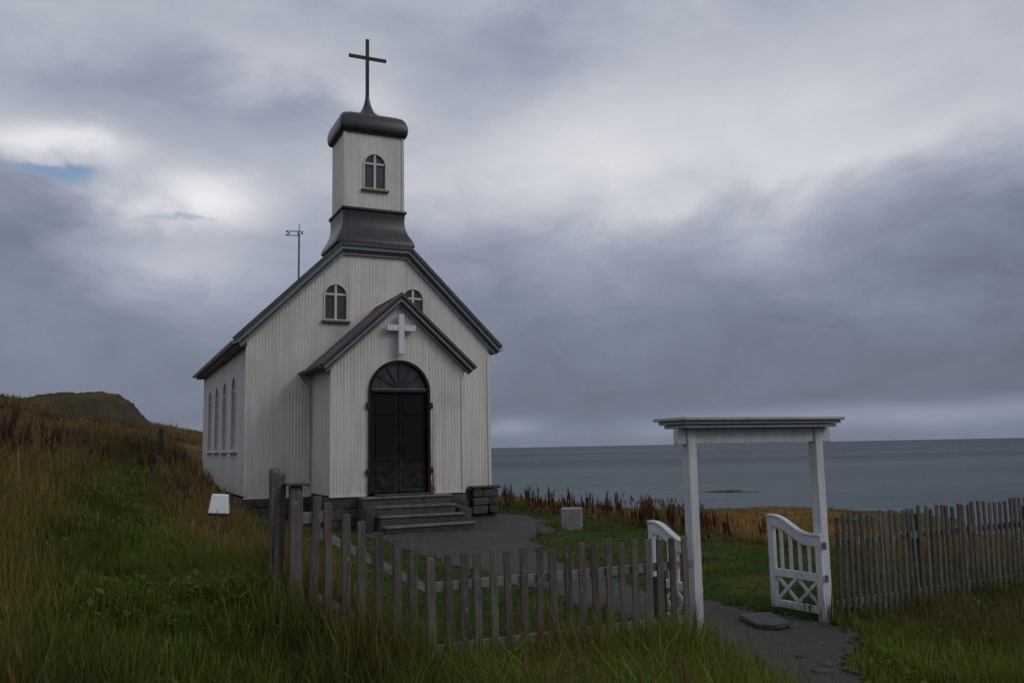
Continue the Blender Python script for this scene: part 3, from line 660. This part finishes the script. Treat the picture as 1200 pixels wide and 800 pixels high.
# foundation of lava stones
fd = MB().box(-WM+.02, WM+.06, D0-.02, D0+LEN-.02, -.4, ZB-.11).box(-WP+.02, WP-.02, .02, D0-.1, -.4, ZB-.05).build('foundation', M['mortar'], church)
def stone_mesh(k):
    mb = MB().box(-.5, .5, -.5, .5, -.5, .5); return mb.mesh('stone', M['stone'], bev=.13, jitter=.05, smooth=40)
stones = [stone_mesh(k) for k in range(6)]
def put_stone(x, y, z, sx_, sy_, sz_, rz=0, parent=None, name='stone'):
    o_ = link(name, random.choice(stones), parent, (x, y, z), (random.uniform(-.05, .05), random.uniform(-.05, .05), rz+random.choice((0, math.pi)))); o_.scale = (sx_, sy_, sz_); return o_
def course(p0, p1, ztop, out, rows, name='stone'):
    p0 = Vector(p0); p1 = Vector(p1); d = (p1-p0); l = d.length; d.normalize(); rz = math.atan2(d.y, d.x); z = ztop
    for r_ in range(rows):
        h_ = random.uniform(.2, .27); s_ = -random.uniform(0, .2)
        while s_ < l-.05:
            w_ = random.uniform(.22, .6); a0 = max(s_, 0); a1 = min(s_+w_, l); s_ += w_
            if a1-a0 < .1: continue
            c_ = p0+d*((a0+a1)/2); put_stone(c_.x, c_.y, z-h_/2, a1-a0-.012, out*2+random.uniform(-.03, .03), h_-.012, rz, fd, name)
        z -= h_
course((-3.16, D0+.02), (-1.62, D0+.02), ZB-.10, .07, 3)
course((1.62, D0+.02), (2.5, D0+.02), ZB-.04, .07, 4)
course((-1.60, .06), (-.9, .06), ZB-.035, .06, 3)
course((.98, .06), (1.60, .06), ZB-.035, .06, 3)
course((-1.52, D0), (-1.52, .06), ZB-.035, .06, 2)
course((1.53, .06), (1.53, D0), ZB-.035, .06, 3)
course((-3.05, D0+5), (-3.05, D0), ZB-.10, .06, 2)
# projecting stone pier at the right front corner
course((2.5, D0-.10), (3.2, D0-.10), .78, .09, 3)
course((3.12, D0-.05), (3.12, D0+1.2), .78, .09, 3)
MB().box(2.43, 3.26, D0-.23, D0-.02, .78, .85).build('pier_slab', M['slab_stone'], fd, bev=.02, jitter=.008)

# ------------------------------------------------------------------ entrance steps
steps = empty('entrance_steps', (.1, -.6, .08), 'weathered grey concrete steps climbing to the black church door', 'steps')
def local_box(parent, name, x0, x1, y0, y1, z0, z1, m_, bev=.012, jit=.006):
    l = parent.location; o_ = MB(Matrix.Translation(-Vector(l))).box(x0, x1, y0, y1, z0, z1).build(name, m_, parent, bev=bev, jitter=jit); return o_
LIT_TOP = M['concrete']  # paler slabs over dark risers: light caught by step tops, put into the colour
local_box(steps, 'landing', -.95, 1.06, -.42, -.055, .0, .75, M['stone']); local_box(steps, 'landing_slab', -.97, 1.08, -.45, -.053, .752, .80, LIT_TOP, .01, .006)
local_box(steps, 'step', -0.76, 1.04, -0.74, -0.422, 0, 0.565, M['stone']); local_box(steps, 'tread', -.78, 1.06, -.77, -.46, .567, .615, LIT_TOP, .010, .006)
local_box(steps, 'step', -0.74, 1.1, -1.05, -0.742, 0, 0.38, M['stone']); local_box(steps, 'tread', -.76, 1.12, -1.08, -.78, .382, .43, LIT_TOP, .010, .006)
local_box(steps, 'step', -0.72, 1.24, -1.36, -1.052, 0, 0.195, M['stone']); local_box(steps, 'tread', -.74, 1.26, -1.39, -1.09, .197, .245, LIT_TOP, .010, .006)
local_box(steps, 'cheek_stone', -1.0, -.765, -.80, -.425, 0, .60, M['stone'], .03, .02)
local_box(steps, 'cheek_stone', 1.12, 1.42, -.78, -.30, 0, .50, M['stone'], .03, .02)
local_box(steps, 'threshold', -.62, .72, -.30, -.06, .802, .845, M['slab_stone'], .01, .004)

# ------------------------------------------------------------------ gateway
GY = -12.0
gw = empty('gateway', (-.1, GY, 0), 'white timber gateway with a flat moulded cap and two open picket gates', 'gateway')
G_ = M['gate_white']
def gbox(parent, name, *a, m_=None, bev=.006): return local_box(parent, name, *a, m_ or G_, bev, .0015)
gbox(gw, 'post', -.95, -.855, GY, GY+.11, -.1, 1.945); gbox(gw, 'post', .635, .735, GY, GY+.11, -.1, 1.945)
gbox(gw, 'beam', -.853, .633, GY+.02, GY+.085, 1.80, 1.945)
gbox(gw, 'beam_end', -1.06, -.952, GY+.02, GY+.085, 1.80, 1.945); gbox(gw, 'beam_end', .737, .86, GY+.02, GY+.085, 1.80, 1.945)
CP_ = M['cap_paint']
gbox(gw, 'lower_moulding', -1.04, .83, GY-.11, GY+.26, 1.947, 1.982, m_=CP_)
gbox(gw, 'upper_moulding', -1.07, .855, GY-.145, GY+.31, 1.984, 2.016, m_=CP_)
gbox(gw, 'cap_board', -1.10, .88, GY-.18, GY+.36, 2.018, 2.05, m_=CP_)
def leaf(hx, hy, ang, flip):
    """gate leaf hung at hx,hy; ang turns its length (local x) from +X; free end is the taller"""
    L_ = .70
    root = MB()
    top = lambda s: 0.85+.165*(.5-.5*math.cos(math.pi*min(1, max(0, (s-.16)/.46))))
    T_ = Matrix.Translation((hx-gw.location.x, hy-gw.location.y, 0)) @ Matrix.Rotation(ang, 4, 'Z')
    fr_ = MB(T_).box(0, .075, -.022, .022, -.01, .80).box(L_-.075, L_, -.022, .022, .075, .95)
    ss = np.linspace(0, L_, 15)
    fr_.ring([(s, top(s)) for s in ss], [(s, top(s)-.10) for s in ss], -.024, .024, closed=False)
    fr_.box(.076, L_-.076, -.02, .02, .40, .475).box(.076, L_-.076, -.02, .02, .085, .155)
    lf = fr_.build('gate_leaf', G_, gw)
    MB(T_).ring([(s, top(s)+.022) for s in ss], [(s, top(s)+.002) for s in ss], -.036, .036, closed=False).build('top_rail', G_, lf)
    for k in range(4):
        s = .076+(L_-.152)*(k+.75)/4.5
        MB(T_).box(s-.016, s+.016, -.011, .011, .473, top(s)-.09).build('slat', G_, lf)
    for k in range(2):
        a = .078+k*(L_-.156)/2; b_ = a+(L_-.156)/2-.004
        for (s0, s1, off) in ((a, b_, -.008), (b_, a, .008)):
            d = Vector((s1-s0, 0, .245)).normalized(); nrm = Vector((-d.z, 0, d.x))*.017
            p0 = Vector((s0, 0, .155)); p1 = Vector((s1, 0, .40))
            MB(T_).prism([(q.x, q.z) for q in (p0-nrm, p1-nrm, p1+nrm, p0+nrm)], off-.0075, off+.0075).build('cross_brace', G_, lf)
    for z in (.76, .44):
        MB(T_).tube([(-.03, 0, z-.035), (-.03, 0, z+.035)], .016, 8).box(-.028, .05, -.033, -.0245, z-.02, z+.02).build('hinge', M['vane_metal'], lf)
leaf(.620, GY-.02, R(95.5), False)
leaf(-.835, GY+.09, R(95), True)

# ------------------------------------------------------------------ picket fences
def picket_mesh(w_, h_, th, slope):
    mb = MB().box(-w_/2, w_/2, -th/2, th/2, -.12, h_)
    mb.v = [(x, y, z+(slope*x if z > 0 else 0)) for x, y, z in mb.v]
    return mb.mesh('picket', M['weathered_wood'], bev=.004)
def fence(root, pts, pitch, w_, h_, rails, gap=0, zf=None, tilt=.012):
    ox, oy, oz = root.location
    var = [picket_mesh(w_*random.uniform(.85, 1.12), h_*random.uniform(.985, 1.015), .02, random.uniform(-.22, .22)) for _ in range(8)]
    d = Vector((pts[1][0]-pts[0][0], pts[1][1]-pts[0][1])); l = d.length; d.normalize(); ang = math.atan2(d.y, d.x)
    zf = zf or (lambda x, y: hz(x, y)); s = gap
    while s < l:
        x, y = pts[0][0]+d.x*s, pts[0][1]+d.y*s
        o_ = link('picket', random.choice(var), root, (x-ox, y-oy, zf(x, y)-oz+random.gauss(0, .010)), (random.gauss(0, .010), random.gauss(0, tilt), ang+random.gauss(0, .05)))
        s += pitch*random.uniform(.93, 1.07)
    nrm = Vector((-d.y, d.x))                       # inside of the yard
    for hr in rails:
        n = max(2, int(l/.35)); pp = []
        for k in range(n+1):
            x, y = pts[0][0]+d.x*l*k/n, pts[0][1]+d.y*l*k/n; pp.append(Vector((x+nrm.x*.034-ox, y+nrm.y*.034-oy, zf(x, y)+hr-oz)))
        vs = []; fs = []
        for p in pp:
            for a, b_ in ((-.02, -.035), (.02, -.035), (.02, .035), (-.02, .035)): vs.append((p.x+nrm.x*a, p.y+nrm.y*a, p.z+b_))
        for k in range(n): fs += [(k*4+i, k*4+(i+1) % 4, k*4+4+(i+1) % 4, k*4+4+i) for i in range(4)]
        fs += [(3, 2, 1, 0), (n*4, n*4+1, n*4+2, n*4+3)]
        MB().add(vs, fs).build('rail', M['rail_wood'], root)
FY = -12.05
fl = empty('picket_fence', (-2.9, FY, 0), 'weathered grey picket fence left of the gateway, climbing a bank at its far end', 'fence')
zl = lambda x, y: float(np.interp(x, [-4.75, -3.60, -3.45, -1], [.66, .005, .0, .0]))
fence(fl, [(-3.56, FY), (-.98, FY)], .136, .066, .95, (.70, .21), .02, lambda x, y: 0.0)
fence(fl, [(-4.50, FY), (-3.60, FY)], .136, .068, .945, (.70, .21), .0, zl)
for x, h_ in ((-1.30, .60),):
    local_box(fl, 'fence_post', x-.05, x+.05, FY+.06, FY+.15, -.1, h_, M['dark_wood'], .006, .003)
# corner post with its cap and the short return running back to the church yard
local_box(fl, 'corner_post', -4.665, -4.575, FY-.01, FY+.09, .3, 1.54, M['weathered_wood'], .008, .003)
local_box(fl, 'post_cap', -4.70, -4.53, FY-.05, FY+.13, 1.542, 1.565, M['weathered_wood'], .006, .004)
local_box(fl, 'rail', -4.573, -4.40, FY+.02, FY+.06, 1.26, 1.34, M['rail_wood'], .006, .004)
ang = math.atan2(12, 2.1)
var = [picket_mesh(.08, 1.0, .02, .1) for _ in range(3)]
for k in range(14):
    x, y = -4.735+.168*k*.155+(-.02 if k else 0), FY+.10+.168*k*.98
    link('picket', random.choice(var), fl, (x+2.9, y-FY, .63+.02*math.sin(k)), (random.gauss(0, .012), random.gauss(0, .012), R(25)+random.gauss(0, .1)))
local_box(fl, 'rail', -4.62, -4.58, FY+.10, FY+.11, 1.30, 1.37, M['rail_wood'], 0, 0)
frt = empty('picket_fence', (3, FY, 0), 'long weathered picket fence of narrow close pickets right of the gateway', 'fence')
fence(frt, [(.80, FY+.02), (5.6, FY+.12)], .088, .046, 1.06, (.77, .17), .02, lambda x, y: .0+.012*max(0, x-1), .006)
for x in (2.08, 3.95):
    local_box(frt, 'fence_post', x-.045, x+.045, FY+.12, FY+.21, -.1, 1.0, M['dark_wood'], .006, .003)

# ------------------------------------------------------------------ small things
x, y = 3.22, -2.05
bl = MB(Matrix.Rotation(R(-32), 4, 'Z')).box(-.22, .22, -.2, .2, -.15, .44).build('concrete_block', M['pale_concrete'], bev=.015, jitter=.004)
bl.location = (x, y, hz(x, y)); tag(bl, 'pale grey concrete block on the lawn beside the gravel, right of the steps', 'block')

lx, ly = -4.44, -5.48; lz = hz(lx, ly)
lamp = empty('floodlight', (lx, ly, lz), 'small white floodlight box on a short post in the grass left of the church', 'floodlight')
hb_ = 1.07-lz
LM = Matrix.Translation((0, 0, hb_)) @ Matrix.Rotation(R(-14), 4, 'Z') @ Matrix.Rotation(R(4), 4, 'Y')
hv = [(-.115, -.06, .14), (.105, -.06, .14), (.105, .10, .14), (-.115, .10, .14), (-.135, -.12, -.13), (.14, -.12, -.13), (.14, .10, -.13), (-.135, .10, -.13)]
MB(LM).add(hv, [(0, 1, 2, 3), (7, 6, 5, 4), (0, 4, 5, 1), (1, 5, 6, 2), (2, 6, 7, 3), (3, 7, 4, 0)]).build('hood', M['white_paint'], lamp, bev=.012)
MB(LM).box(-.12, .12, -.09, .09, -.165, -.132).build('lamp_base', M['iron'], lamp, bev=.006)
MB().tube([(-.03, 0, -.1), (-.03, 0, hb_-.15)], .024, 8).build('post', M['vane_metal'], lamp, smooth=60)

mx_, my_ = -4.27, 13.76; mz = hz(mx_, my_)
mk = empty('marker_pillar', (mx_, my_, mz), 'dark stone marker pillar with a narrow head in the dry grass left of the church', 'marker')
loft('pillar', [(.14, .12, .03, -.2), (.125, .10, .03, .55), (.10, .09, .03, 2.42-mz), (.07, .07, .03, 2.47-mz)], 'rock', mk, 0, 0)
loft('head', [(.07, .07, .03, 2.471-mz), (.075, .075, .03, 2.60-mz), (.06, .06, .03, 2.70-mz)], 'rock', mk, 0, 0)

sl_ = MB().prism([(-.13, -.30), (.0, -.36), (.14, -.27), (.15, .22), (-.02, .27), (-.13, .2)], 0, .05)
sl_.v = [(a, c, b_) for a, b_, c in sl_.v]
so_ = sl_.build('stone_slab', M['slab_stone'], bev=.008, jitter=.006); so_.location = (.06, -11.72, .015); so_.rotation_euler = (0, 0, R(-18)); so_.scale = (1.25, 1.0, 1.1)
tag(so_, 'flat dark stone slab on the path at the foot of the right gate leaf', 'slab')
fs_ = [(-.74, -13.34, .15, .10), (-.52, -13.2, .13, .09), (-.48, -13.42, .2, .12), (-.55, -12.9, .1, .07)]
for k, (x, y, a, b_) in enumerate(fs_):
    o_ = put_stone(x, y, hz(x, y)+.012, a, b_, .036, random.uniform(0, 3), None, 'stone')
    tag(o_, ('flat grey stone bedded in the path edge in front of the gateway', 'small pale stone at the path edge farthest towards the gateway', 'largest flat stone in the path, nearest its grassy right border', 'smallest stone in the path, close before the gateway opening')[k], 'stone', 'stones bedded in the path')
# loose pebbles
n = 5200; px = rng.uniform(-1.9, 4.2, n); py = rng.uniform(-15.5, 2, n); k = (path_sd(px, py) > -.12); px, py = px[k], py[k]; pz = height(px, py)+.016
base = np.array([(1, 0, 0), (0, 1, 0), (-1, 0, 0), (0, -1, 0), (0, 0, 1)], float); tri = np.array([(0, 1, 4), (1, 2, 4), (2, 3, 4), (3, 0, 4)])
n = len(px); rr = rng.gamma(2.2, .0055, n)+.005; aa = rng.uniform(0, 6.28, n)
vx = base[None, :, 0]*np.cos(aa)[:, None]-base[None, :, 1]*np.sin(aa)[:, None]*.7; vy = base[None, :, 0]*np.sin(aa)[:, None]+base[None, :, 1]*np.cos(aa)[:, None]*.7
V = np.stack([px[:, None]+vx*rr[:, None], py[:, None]+vy*rr[:, None], pz[:, None]-.003+base[None, :, 2]*rr[:, None]*.6], 2).reshape(-1, 3)
F = (np.arange(n)[:, None, None]*5+tri[None]).reshape(-1, 3)
tag(link('gravel_stones', numpy_mesh('gravel_stones', V, F.ravel(), np.arange(len(F))*3, None, M['pebble'])), kind='stuff')

# skerry
sk = MB()
for k in range(9):
    a = k/8*2-1; sk.M = Matrix.Translation((119.5-a*3.4, 138+a*4.5, -9.05)) @ Matrix.Rotation(random.uniform(0, 3), 4, 'Z')
    h_ = .55*(1-a*a*.7)*random.uniform(.7, 1.2); sk.add([(-3.0, -2.6, -.6), (2.9, -2.8, -.6), (3.1, 2.7, -.6), (-2.8, 2.5, -.6), (-1.2, -.8, h_), (1.2, -.9, h_*.8), (1, .8, h_*.9)], [(0, 1, 5, 4), (1, 2, 6, 5), (2, 3, 4, 6), (3, 0, 4), (4, 5, 6), (3, 2, 1, 0)])
tag(sk.build('rock', M['rock'], jitter=.08), 'low dark skerry breaking the grey sea off the shore', 'rock')

# ------------------------------------------------------------------ dock plants
def dock_mesh(seed):
    r_ = random.Random(seed); mb = MB(); fm = []
    def mark(k): fm.extend([k]*(len(mb.f)-len(fm)))
    for s in range(r_.randint(3, 5)):
        a = r_.uniform(0, 6.28); ln = r_.uniform(.03, .16); hh = r_.uniform(.55, 1.0); bx_, by_ = math.cos(a)*.05, math.sin(a)*.05
        p0 = Vector((bx_, by_, -.05)); p1 = Vector((bx_+math.cos(a)*ln*.4, by_+math.sin(a)*ln*.4, hh*.5)); p2 = Vector((bx_+math.cos(a)*ln, by_+math.sin(a)*ln, hh))
        mb.tube([p0, p1, p2], .009, 4, .004); mark(0)
        spikes = [(p1.lerp(p2, -.2), p2, .034)]
        for j in range(r_.randint(3, 5)):
            q = p1.lerp(p2, r_.uniform(-.1, .6)); an = r_.uniform(0, 6.28); l2 = r_.uniform(.10, .24)
            spikes.append((q, q+Vector((math.cos(an)*l2*.38, math.sin(an)*l2*.38, l2)), .022))
        for a0, a1, w_ in spikes:
            nn_ = max(7, int((a1-a0).length/.02))
            for i in range(nn_):
                c_ = a0.lerp(a1, i/(nn_-1)); ww = w_*(1.05-.6*i/(nn_-1))*r_.uniform(.6, 1.25); an = r_.uniform(0, 6.28)
                for e in (0, 1.57):
                    dx, dy = math.cos(an+e)*ww, math.sin(an+e)*ww
                    mb.add([(c_.x-dx, c_.y-dy, c_.z), (c_.x, c_.y, c_.z-ww*.8), (c_.x+dx, c_.y+dy, c_.z+ww*.2), (c_.x, c_.y, c_.z+ww*.9)], [(0, 1, 2, 3)])
            mark(1)
    for k in range(7):
        a = r_.uniform(0, 6.28); l_ = r_.uniform(.15, .3); w_ = l_*.16; d = Vector((math.cos(a), math.sin(a), 0)); n_ = Vector((-d.y, d.x, 0))*w_
        z1 = r_.uniform(.08, .22); mb.add([tuple(d*.02), tuple(d*l_*.5+n_+Vector((0, 0, z1))), tuple(d*l_+Vector((0, 0, z1*.6))), tuple(d*l_*.5-n_+Vector((0, 0, z1)))], [(0, 1, 2, 3)])
    mark(2)
    me = bpy.data.meshes.new('dock_plant'); me.from_pydata(mb.v, [], mb.f)
    for q in ('dock_stem', 'dock_seed', 'dock_leaf'): me.materials.append(M[q])
    me.polygons.foreach_set('material_index', fm); me.update(); return me
docks = [dock_mesh(s) for s in range(7)]
def dock(x, y, s, label, group):
    o_ = link('dock_plant', random.choice(docks), None, (x, y, hz(x, y)-.01), (random.gauss(0, .06), random.gauss(0, .06), random.uniform(0, 6.28))); o_.scale = (s*random.uniform(.8, 1.1),)*2+(s,)
    tag(o_, label, 'dock plant', group)
line = np.array([(5.2, 7.0), (4.95, 5.6), (4.7, 3.2), (4.75, 1.6), (4.7, -.7), (4.72, -2.2), (4.6, -3.7), (4.35, -4.9)])
tt = np.linspace(0, 1, len(line))
for k in range(92):
    u_ = random.random()**.9; x = float(np.interp(u_, tt, line[:, 0]))+random.gauss(.25, .28); y = float(np.interp(u_, tt, line[:, 1]))+random.gauss(0, .15)
    if path_sd(np.array([x]), np.array([y]))[0] > -.1: continue
    seg = 0 if y > 1.2 else 1 if y > -2.6 else 2
    dock(x, y, random.uniform(.38, .78)*(.85 if u_ > .8 else 1), ('rust brown dock plant in the row between the church corner and the concrete block', 'dark red dock plant in the row standing right behind the concrete block', 'dark dock plant in the row between the concrete block and the gateway')[seg], ('dock plants beside the church', 'dock plants behind the block', 'dock plants towards the gateway')[seg])
for x, y in ((4.3, -5.3), (4.5, -5.6), (4.75, -6.3), (5.0, -6.5), (4.4, -5.9)):
    dock(x, y, random.uniform(.55, .7), 'dark dock plant standing in the gap seen through the gateway', 'dock plants beyond the gateway')
for x, y, n_, s in ((-7.3, -2.7, 5, .95), (-7.0, -1.9, 3, .8), (-6.9, 1.5, 8, .8), (-6.65, 2.2, 4, .7), (-7.6, .2, 4, .7)):
    for k in range(n_): dock(x+random.gauss(0, .28), y+random.gauss(0, .4), s*random.uniform(.7, 1.1), 'tall dark dock plant on the grassy bank at the left edge', 'dock plants on the left bank')
for x, y, n_, s in ((-5.8, 5.8, 3, .75), (-5.3, 9.6, 4, .75), (-4.6, 11.5, 5, .75), (-6.4, 8, 3, .8), (-5.1, 7.5, 3, .7)):
    for k in range(n_): dock(x+random.gauss(0, .7), y+random.gauss(0, .9), s*random.uniform(.7, 1.1), 'brown dock plant in dry grass around the dark marker pillar', 'dock plants by the marker')
for k in range(9): dock(-3.62+random.gauss(0, .14), 6.6+random.uniform(-2.4, 2.4), random.uniform(.5, .8), 'dark dock plant close against the left wall of the church', 'dock plants by the church wall')

# ------------------------------------------------------------------ grass
def make_blades(name, x, y, h_, w_, c0, c1, lean, outw):
    n = len(x); z = height(x, y)-.02; a = rng.uniform(0, 6.283, n); ca, sa = np.cos(a), np.sin(a)
    wind = np.where(np.isnan(outw), 2.4+(fbm(x, y, .5, 81)-.5)*6+rng.normal(0, 1.5, n), outw); lx_, ly_ = np.cos(wind)*lean*h_, np.sin(wind)*lean*h_
    P0 = np.c_[x, y, z]; W_ = np.c_[ca, sa, np.zeros(n)]*w_[:, None]/2
    Lv = np.c_[lx_, ly_, np.zeros(n)]; Hh = np.c_[np.zeros(n), np.zeros(n), h_]
    P1 = P0+Lv*.28+Hh*.55; P2 = P0+Lv+Hh*(1-.25*lean[:, None]**2)
    V = np.stack([P0-W_, P0+W_, P1+W_*.8, P1-W_*.8, P2], 1).reshape(-1, 3)
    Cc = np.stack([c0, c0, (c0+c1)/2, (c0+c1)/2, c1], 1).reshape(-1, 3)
    b_ = np.arange(n)*5; lo = np.stack([b_, b_+1, b_+2, b_+3, b_+3, b_+2, b_+4], 1).ravel()
    st = np.stack([np.arange(n)*7, np.arange(n)*7+4], 1).ravel()
    return tag(link(name, numpy_mesh(name, V, lo, st, None, M['blade'], Cc)), kind='stuff')
N = 560000
azr = YAW+rng.uniform(R(-39), R(39), N); dist = 2.6*(95/2.6)**rng.random(N)
x = CAM[0]+np.sin(azr)*dist; y = CAM[1]+np.cos(azr)*dist
# more than half of the blades grow in tufts that fan outwards
nt = N//26; tuft = rng.integers(0, nt, N); intuft = rng.random(N) < .6; ox_, oy_ = rng.normal(0, 1, N), rng.normal(0, 1, N); sp_ = .022+.0045*dist[tuft]
outw = np.where(intuft, np.arctan2(oy_, ox_)+rng.normal(0, .5, N), np.nan); tuft_h = np.where(intuft, rng.gamma(9, 1/9, nt)[tuft], 1.0); tuft_c = np.where(intuft, rng.normal(1, .30, nt)[tuft], 1.0)
x = np.where(intuft, x[tuft]+ox_*sp_, x); y = np.where(intuft, y[tuft]+oy_*sp_, y); dist = np.where(intuft, dist[tuft], dist)
ok = (sdist(x, y, COAST) > .6)
ok &= ~((np.abs(x) < 3.2) & (y > D0-.12) & (y < 12)) & ~((np.abs(x) < 1.66) & (y > -.05) & (y <= D0)) & ~((x > -1.05) & (x < 1.45) & (y > -1.42) & (y <= 0)) & ~((x > 2.3) & (x < 3.35) & (y > 1.5) & (y < 3))
psd = path_sd(x, y); ok &= (psd < 0) | (rng.random(N) < .035*np.exp(-psd*4))
ok &= ~((x > -.32) & (x < .42) & (y > -12.1) & (y < -11.35))
ok &= ~((dist > 22) & (x > -3.2) & (x < 4.0) & (y > 12) & (dist < 60))
x, y, dist, psd, outw, tuft_h, tuft_c = x[ok], y[ok], dist[ok], psd[ok], outw[ok], tuft_h[ok], tuft_c[ok]
yd = is_yard(x, y); tk = is_track(x, y); cl = fbm(x, y, 2.6, 91); cl2 = fbm(x, y, .6, 93)
front = sstep(-11.7, -12.2, y)*sstep(-4.6, -3.6, x)
h = .37*(.55+.9*cl)*(.7+.6*cl2)
h = h*(1-.62*np.clip(tk, 0, 1))
h = np.where(front > .5, (.35+.18*(cl-.5)*2)*(.75+.5*cl2), h)
h = np.where((front > .5) & (x > -1.2), h*.72, h)
h = h*(1+.15*np.exp(-((y-FY)/.5)**2)*sstep(-2.6, -3.4, x)*sstep(-5.6, -4.9, x))
nearf = np.exp(-((y-FY)/.25)**2)*(x < 6)
h = h*(1-.28*sstep(4.4, 5.4, x)*(y > -9))
lawn_h = .055+.05*cl+.20*np.exp(-((y+12.0)/.35)**2)+.12*np.exp(-(psd/.12)**2)*(cl2 > .45)
h = h*(1-yd)+lawn_h*yd
h = h*np.where((psd > -.35) & (yd < .5), .55, 1)*np.where(psd > -.02, .35, 1)
h *= 1-.8*np.exp(-((x+4.44+.05*(y+5.5))/.8)**2)*sstep(-8.6, -6.6, y)*sstep(-4.4, -5.2, y)
far_ = sstep(12, 20, dist)*sstep(4.5, 6, x); h *= 1-.45*far_-.35*far_*sstep(7, 3, sdist(x, y, COAST))
h *= 1+.5*np.exp(-((x-.72)**2+(y+12)**2)/.03)
h *= rng.uniform(.55, 1.25, len(x))*np.clip(tuft_h, .4, 1.8)
wd = np.maximum(.0062, .00066*dist)*rng.uniform(.55, 1.5, len(x)); wd = np.where(yd > .5, np.maximum(.003, wd*.8), wd)
lean = np.clip(rng.gamma(2.2, .13, len(x))+.55*sstep(.56, .66, fbm(x, y, .9, 95)), .03, 1.05)
wd = wd*np.where(rng.random(len(x)) < .10, 2.1, 1)
c = plant_colour(x, y)*rng.uniform(.55, 1.5, (len(x), 1))*np.clip(tuft_c, .4, 1.7)[:, None]
dead = rng.random(len(x)) < np.where(yd > .5, .08, .17); c[dead] = lerp(c[dead], np.tile(STRAW*.8, (dead.sum(), 1)), rng.uniform(.3, .9, dead.sum()))
far = (x > 4.6) & (yd < .5) | (dist > 30)
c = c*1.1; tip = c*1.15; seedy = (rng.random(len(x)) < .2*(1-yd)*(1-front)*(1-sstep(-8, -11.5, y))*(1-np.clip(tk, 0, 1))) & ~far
tip[seedy] = RUST*1.25*rng.uniform(.7, 1.5, (seedy.sum(), 1)); h[seedy] *= 1.25
for nm, k in (('lawn_grass', (yd > .5)), ('long_grass', (yd <= .5) & ~far), ('field_grass', (yd <= .5) & far)):
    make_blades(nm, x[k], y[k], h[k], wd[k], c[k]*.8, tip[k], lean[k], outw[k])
# feathery seed heads standing above the long grass
n = 15000; azr = YAW+rng.uniform(R(-39), R(12), n); dist = 4*(26/4)**rng.random(n); x = CAM[0]+np.sin(azr)*dist; y = CAM[1]+np.cos(azr)*dist
k = (is_yard(x, y) < .1) & (is_track(x, y) < .35) & (path_sd(x, y) < -.3) & ~((x > -3.25) & (y > -.1)) & (fbm(x, y, .7, 97) > .47); k &= ~((x > -2.5) & (y < -12)) & ~((np.abs(x+4.44) < .6) & (y > -8.5) & (y < -4.8)); k &= rng.random(n) < 1-.93*sstep(-8, -11.5, y)
x, y, dist = x[k], y[k], dist[k]; n = len(x); hh = rng.uniform(.38, .66, n); z = height(x, y)
wn = 2.4+rng.normal(0, .6, n); le = rng.uniform(.05, .3, n); tx, ty = np.cos(wn)*le*hh, np.sin(wn)*le*hh
Vs = []; a = rng.uniform(0, 6.28, n); sw = np.maximum(.0016, .00028*dist)
P0 = np.c_[x, y, z]; P1 = np.c_[x+tx*.6, y+ty*.6, z+hh*.72]; Wd = np.c_[np.cos(a), np.sin(a), np.zeros(n)]
quads = [P0-Wd*sw[:, None], P0+Wd*sw[:, None], P1+Wd*sw[:, None], P1-Wd*sw[:, None]]
P2 = np.c_[x+tx, y+ty, z+hh]; pw = np.maximum(.010, .0011*dist)[:, None]*rng.uniform(.6, 1.2, (n, 1)); Pm = P1*.62+P2*.38
W2 = np.c_[-np.sin(a), np.cos(a), np.zeros(n)]
V = np.stack(quads+[P1, Pm+Wd*pw, P2, Pm-Wd*pw, P1, Pm+W2*pw, P2, Pm-W2*pw], 1).reshape(-1, 3)
stc = np.tile(OLIVE*1.2, (n, 1)); hc = np.array((.17, .085, .045))+rng.random((n, 1))*(STRAW-np.array((.17, .085, .045)))*.7
Cc = np.stack([stc]*4+[hc]*8, 1).reshape(-1, 3)
lo = (np.arange(n)[:, None]*12+np.arange(12)[None]).ravel()
tag(link('grass_seed_heads', numpy_mesh('grass_seed_heads', V, lo, np.arange(n*3)*4, None, M['blade'], Cc)), kind='stuff')

# low broad-leaved weeds among the grass
n = 26000; azr = YAW+rng.uniform(R(-39), R(39), n); dist = 3*(16/3)**rng.random(n); x = CAM[0]+np.sin(azr)*dist; y = CAM[1]+np.cos(azr)*dist
psd = path_sd(x, y); k = (psd < .12) & (fbm(x, y, 1.3, 111) > .5) & ~((np.abs(x) < 3.3) & (y > -1.5)) & (is_yard(x, y) < .5) | (psd < .1) & (psd > -.22) & (y < -1.6) & (rng.random(n) < .6)
x, y, dist = x[k], y[k], dist[k]; n = len(x); z = height(x, y); a = rng.uniform(0, 6.28, n); L_ = rng.uniform(.035, .10, n); z0 = rng.uniform(.0, .13, n)*(path_sd(x, y) < -.2); up_ = rng.uniform(.1, .9, n)*L_
D_ = np.c_[np.cos(a)*L_, np.sin(a)*L_, up_]; S_ = np.c_[-np.sin(a), np.cos(a), np.full(n, .25)]*(L_*rng.uniform(.18, .34, n))[:, None]; P_ = np.c_[x, y, z+z0]
V = np.stack([P_, P_+D_*.5+S_, P_+D_*np.array((1, 1, .8)), P_+D_*.5-S_*np.array((1, 1, -1))], 1).reshape(-1, 3)
Cc = np.repeat(lerp(np.tile(DEEP, (n, 1)), np.tile(GREEN*1.1, (n, 1)), rng.random(n)), 4, 0)
F = np.arange(n*4).reshape(-1, 4)[:, [0, 1, 2, 0, 2, 3]].reshape(-1, 3)
tag(link('weeds', numpy_mesh('weeds', V, F.ravel(), np.arange(len(F))*3, None, M['blade'], Cc)), kind='stuff')
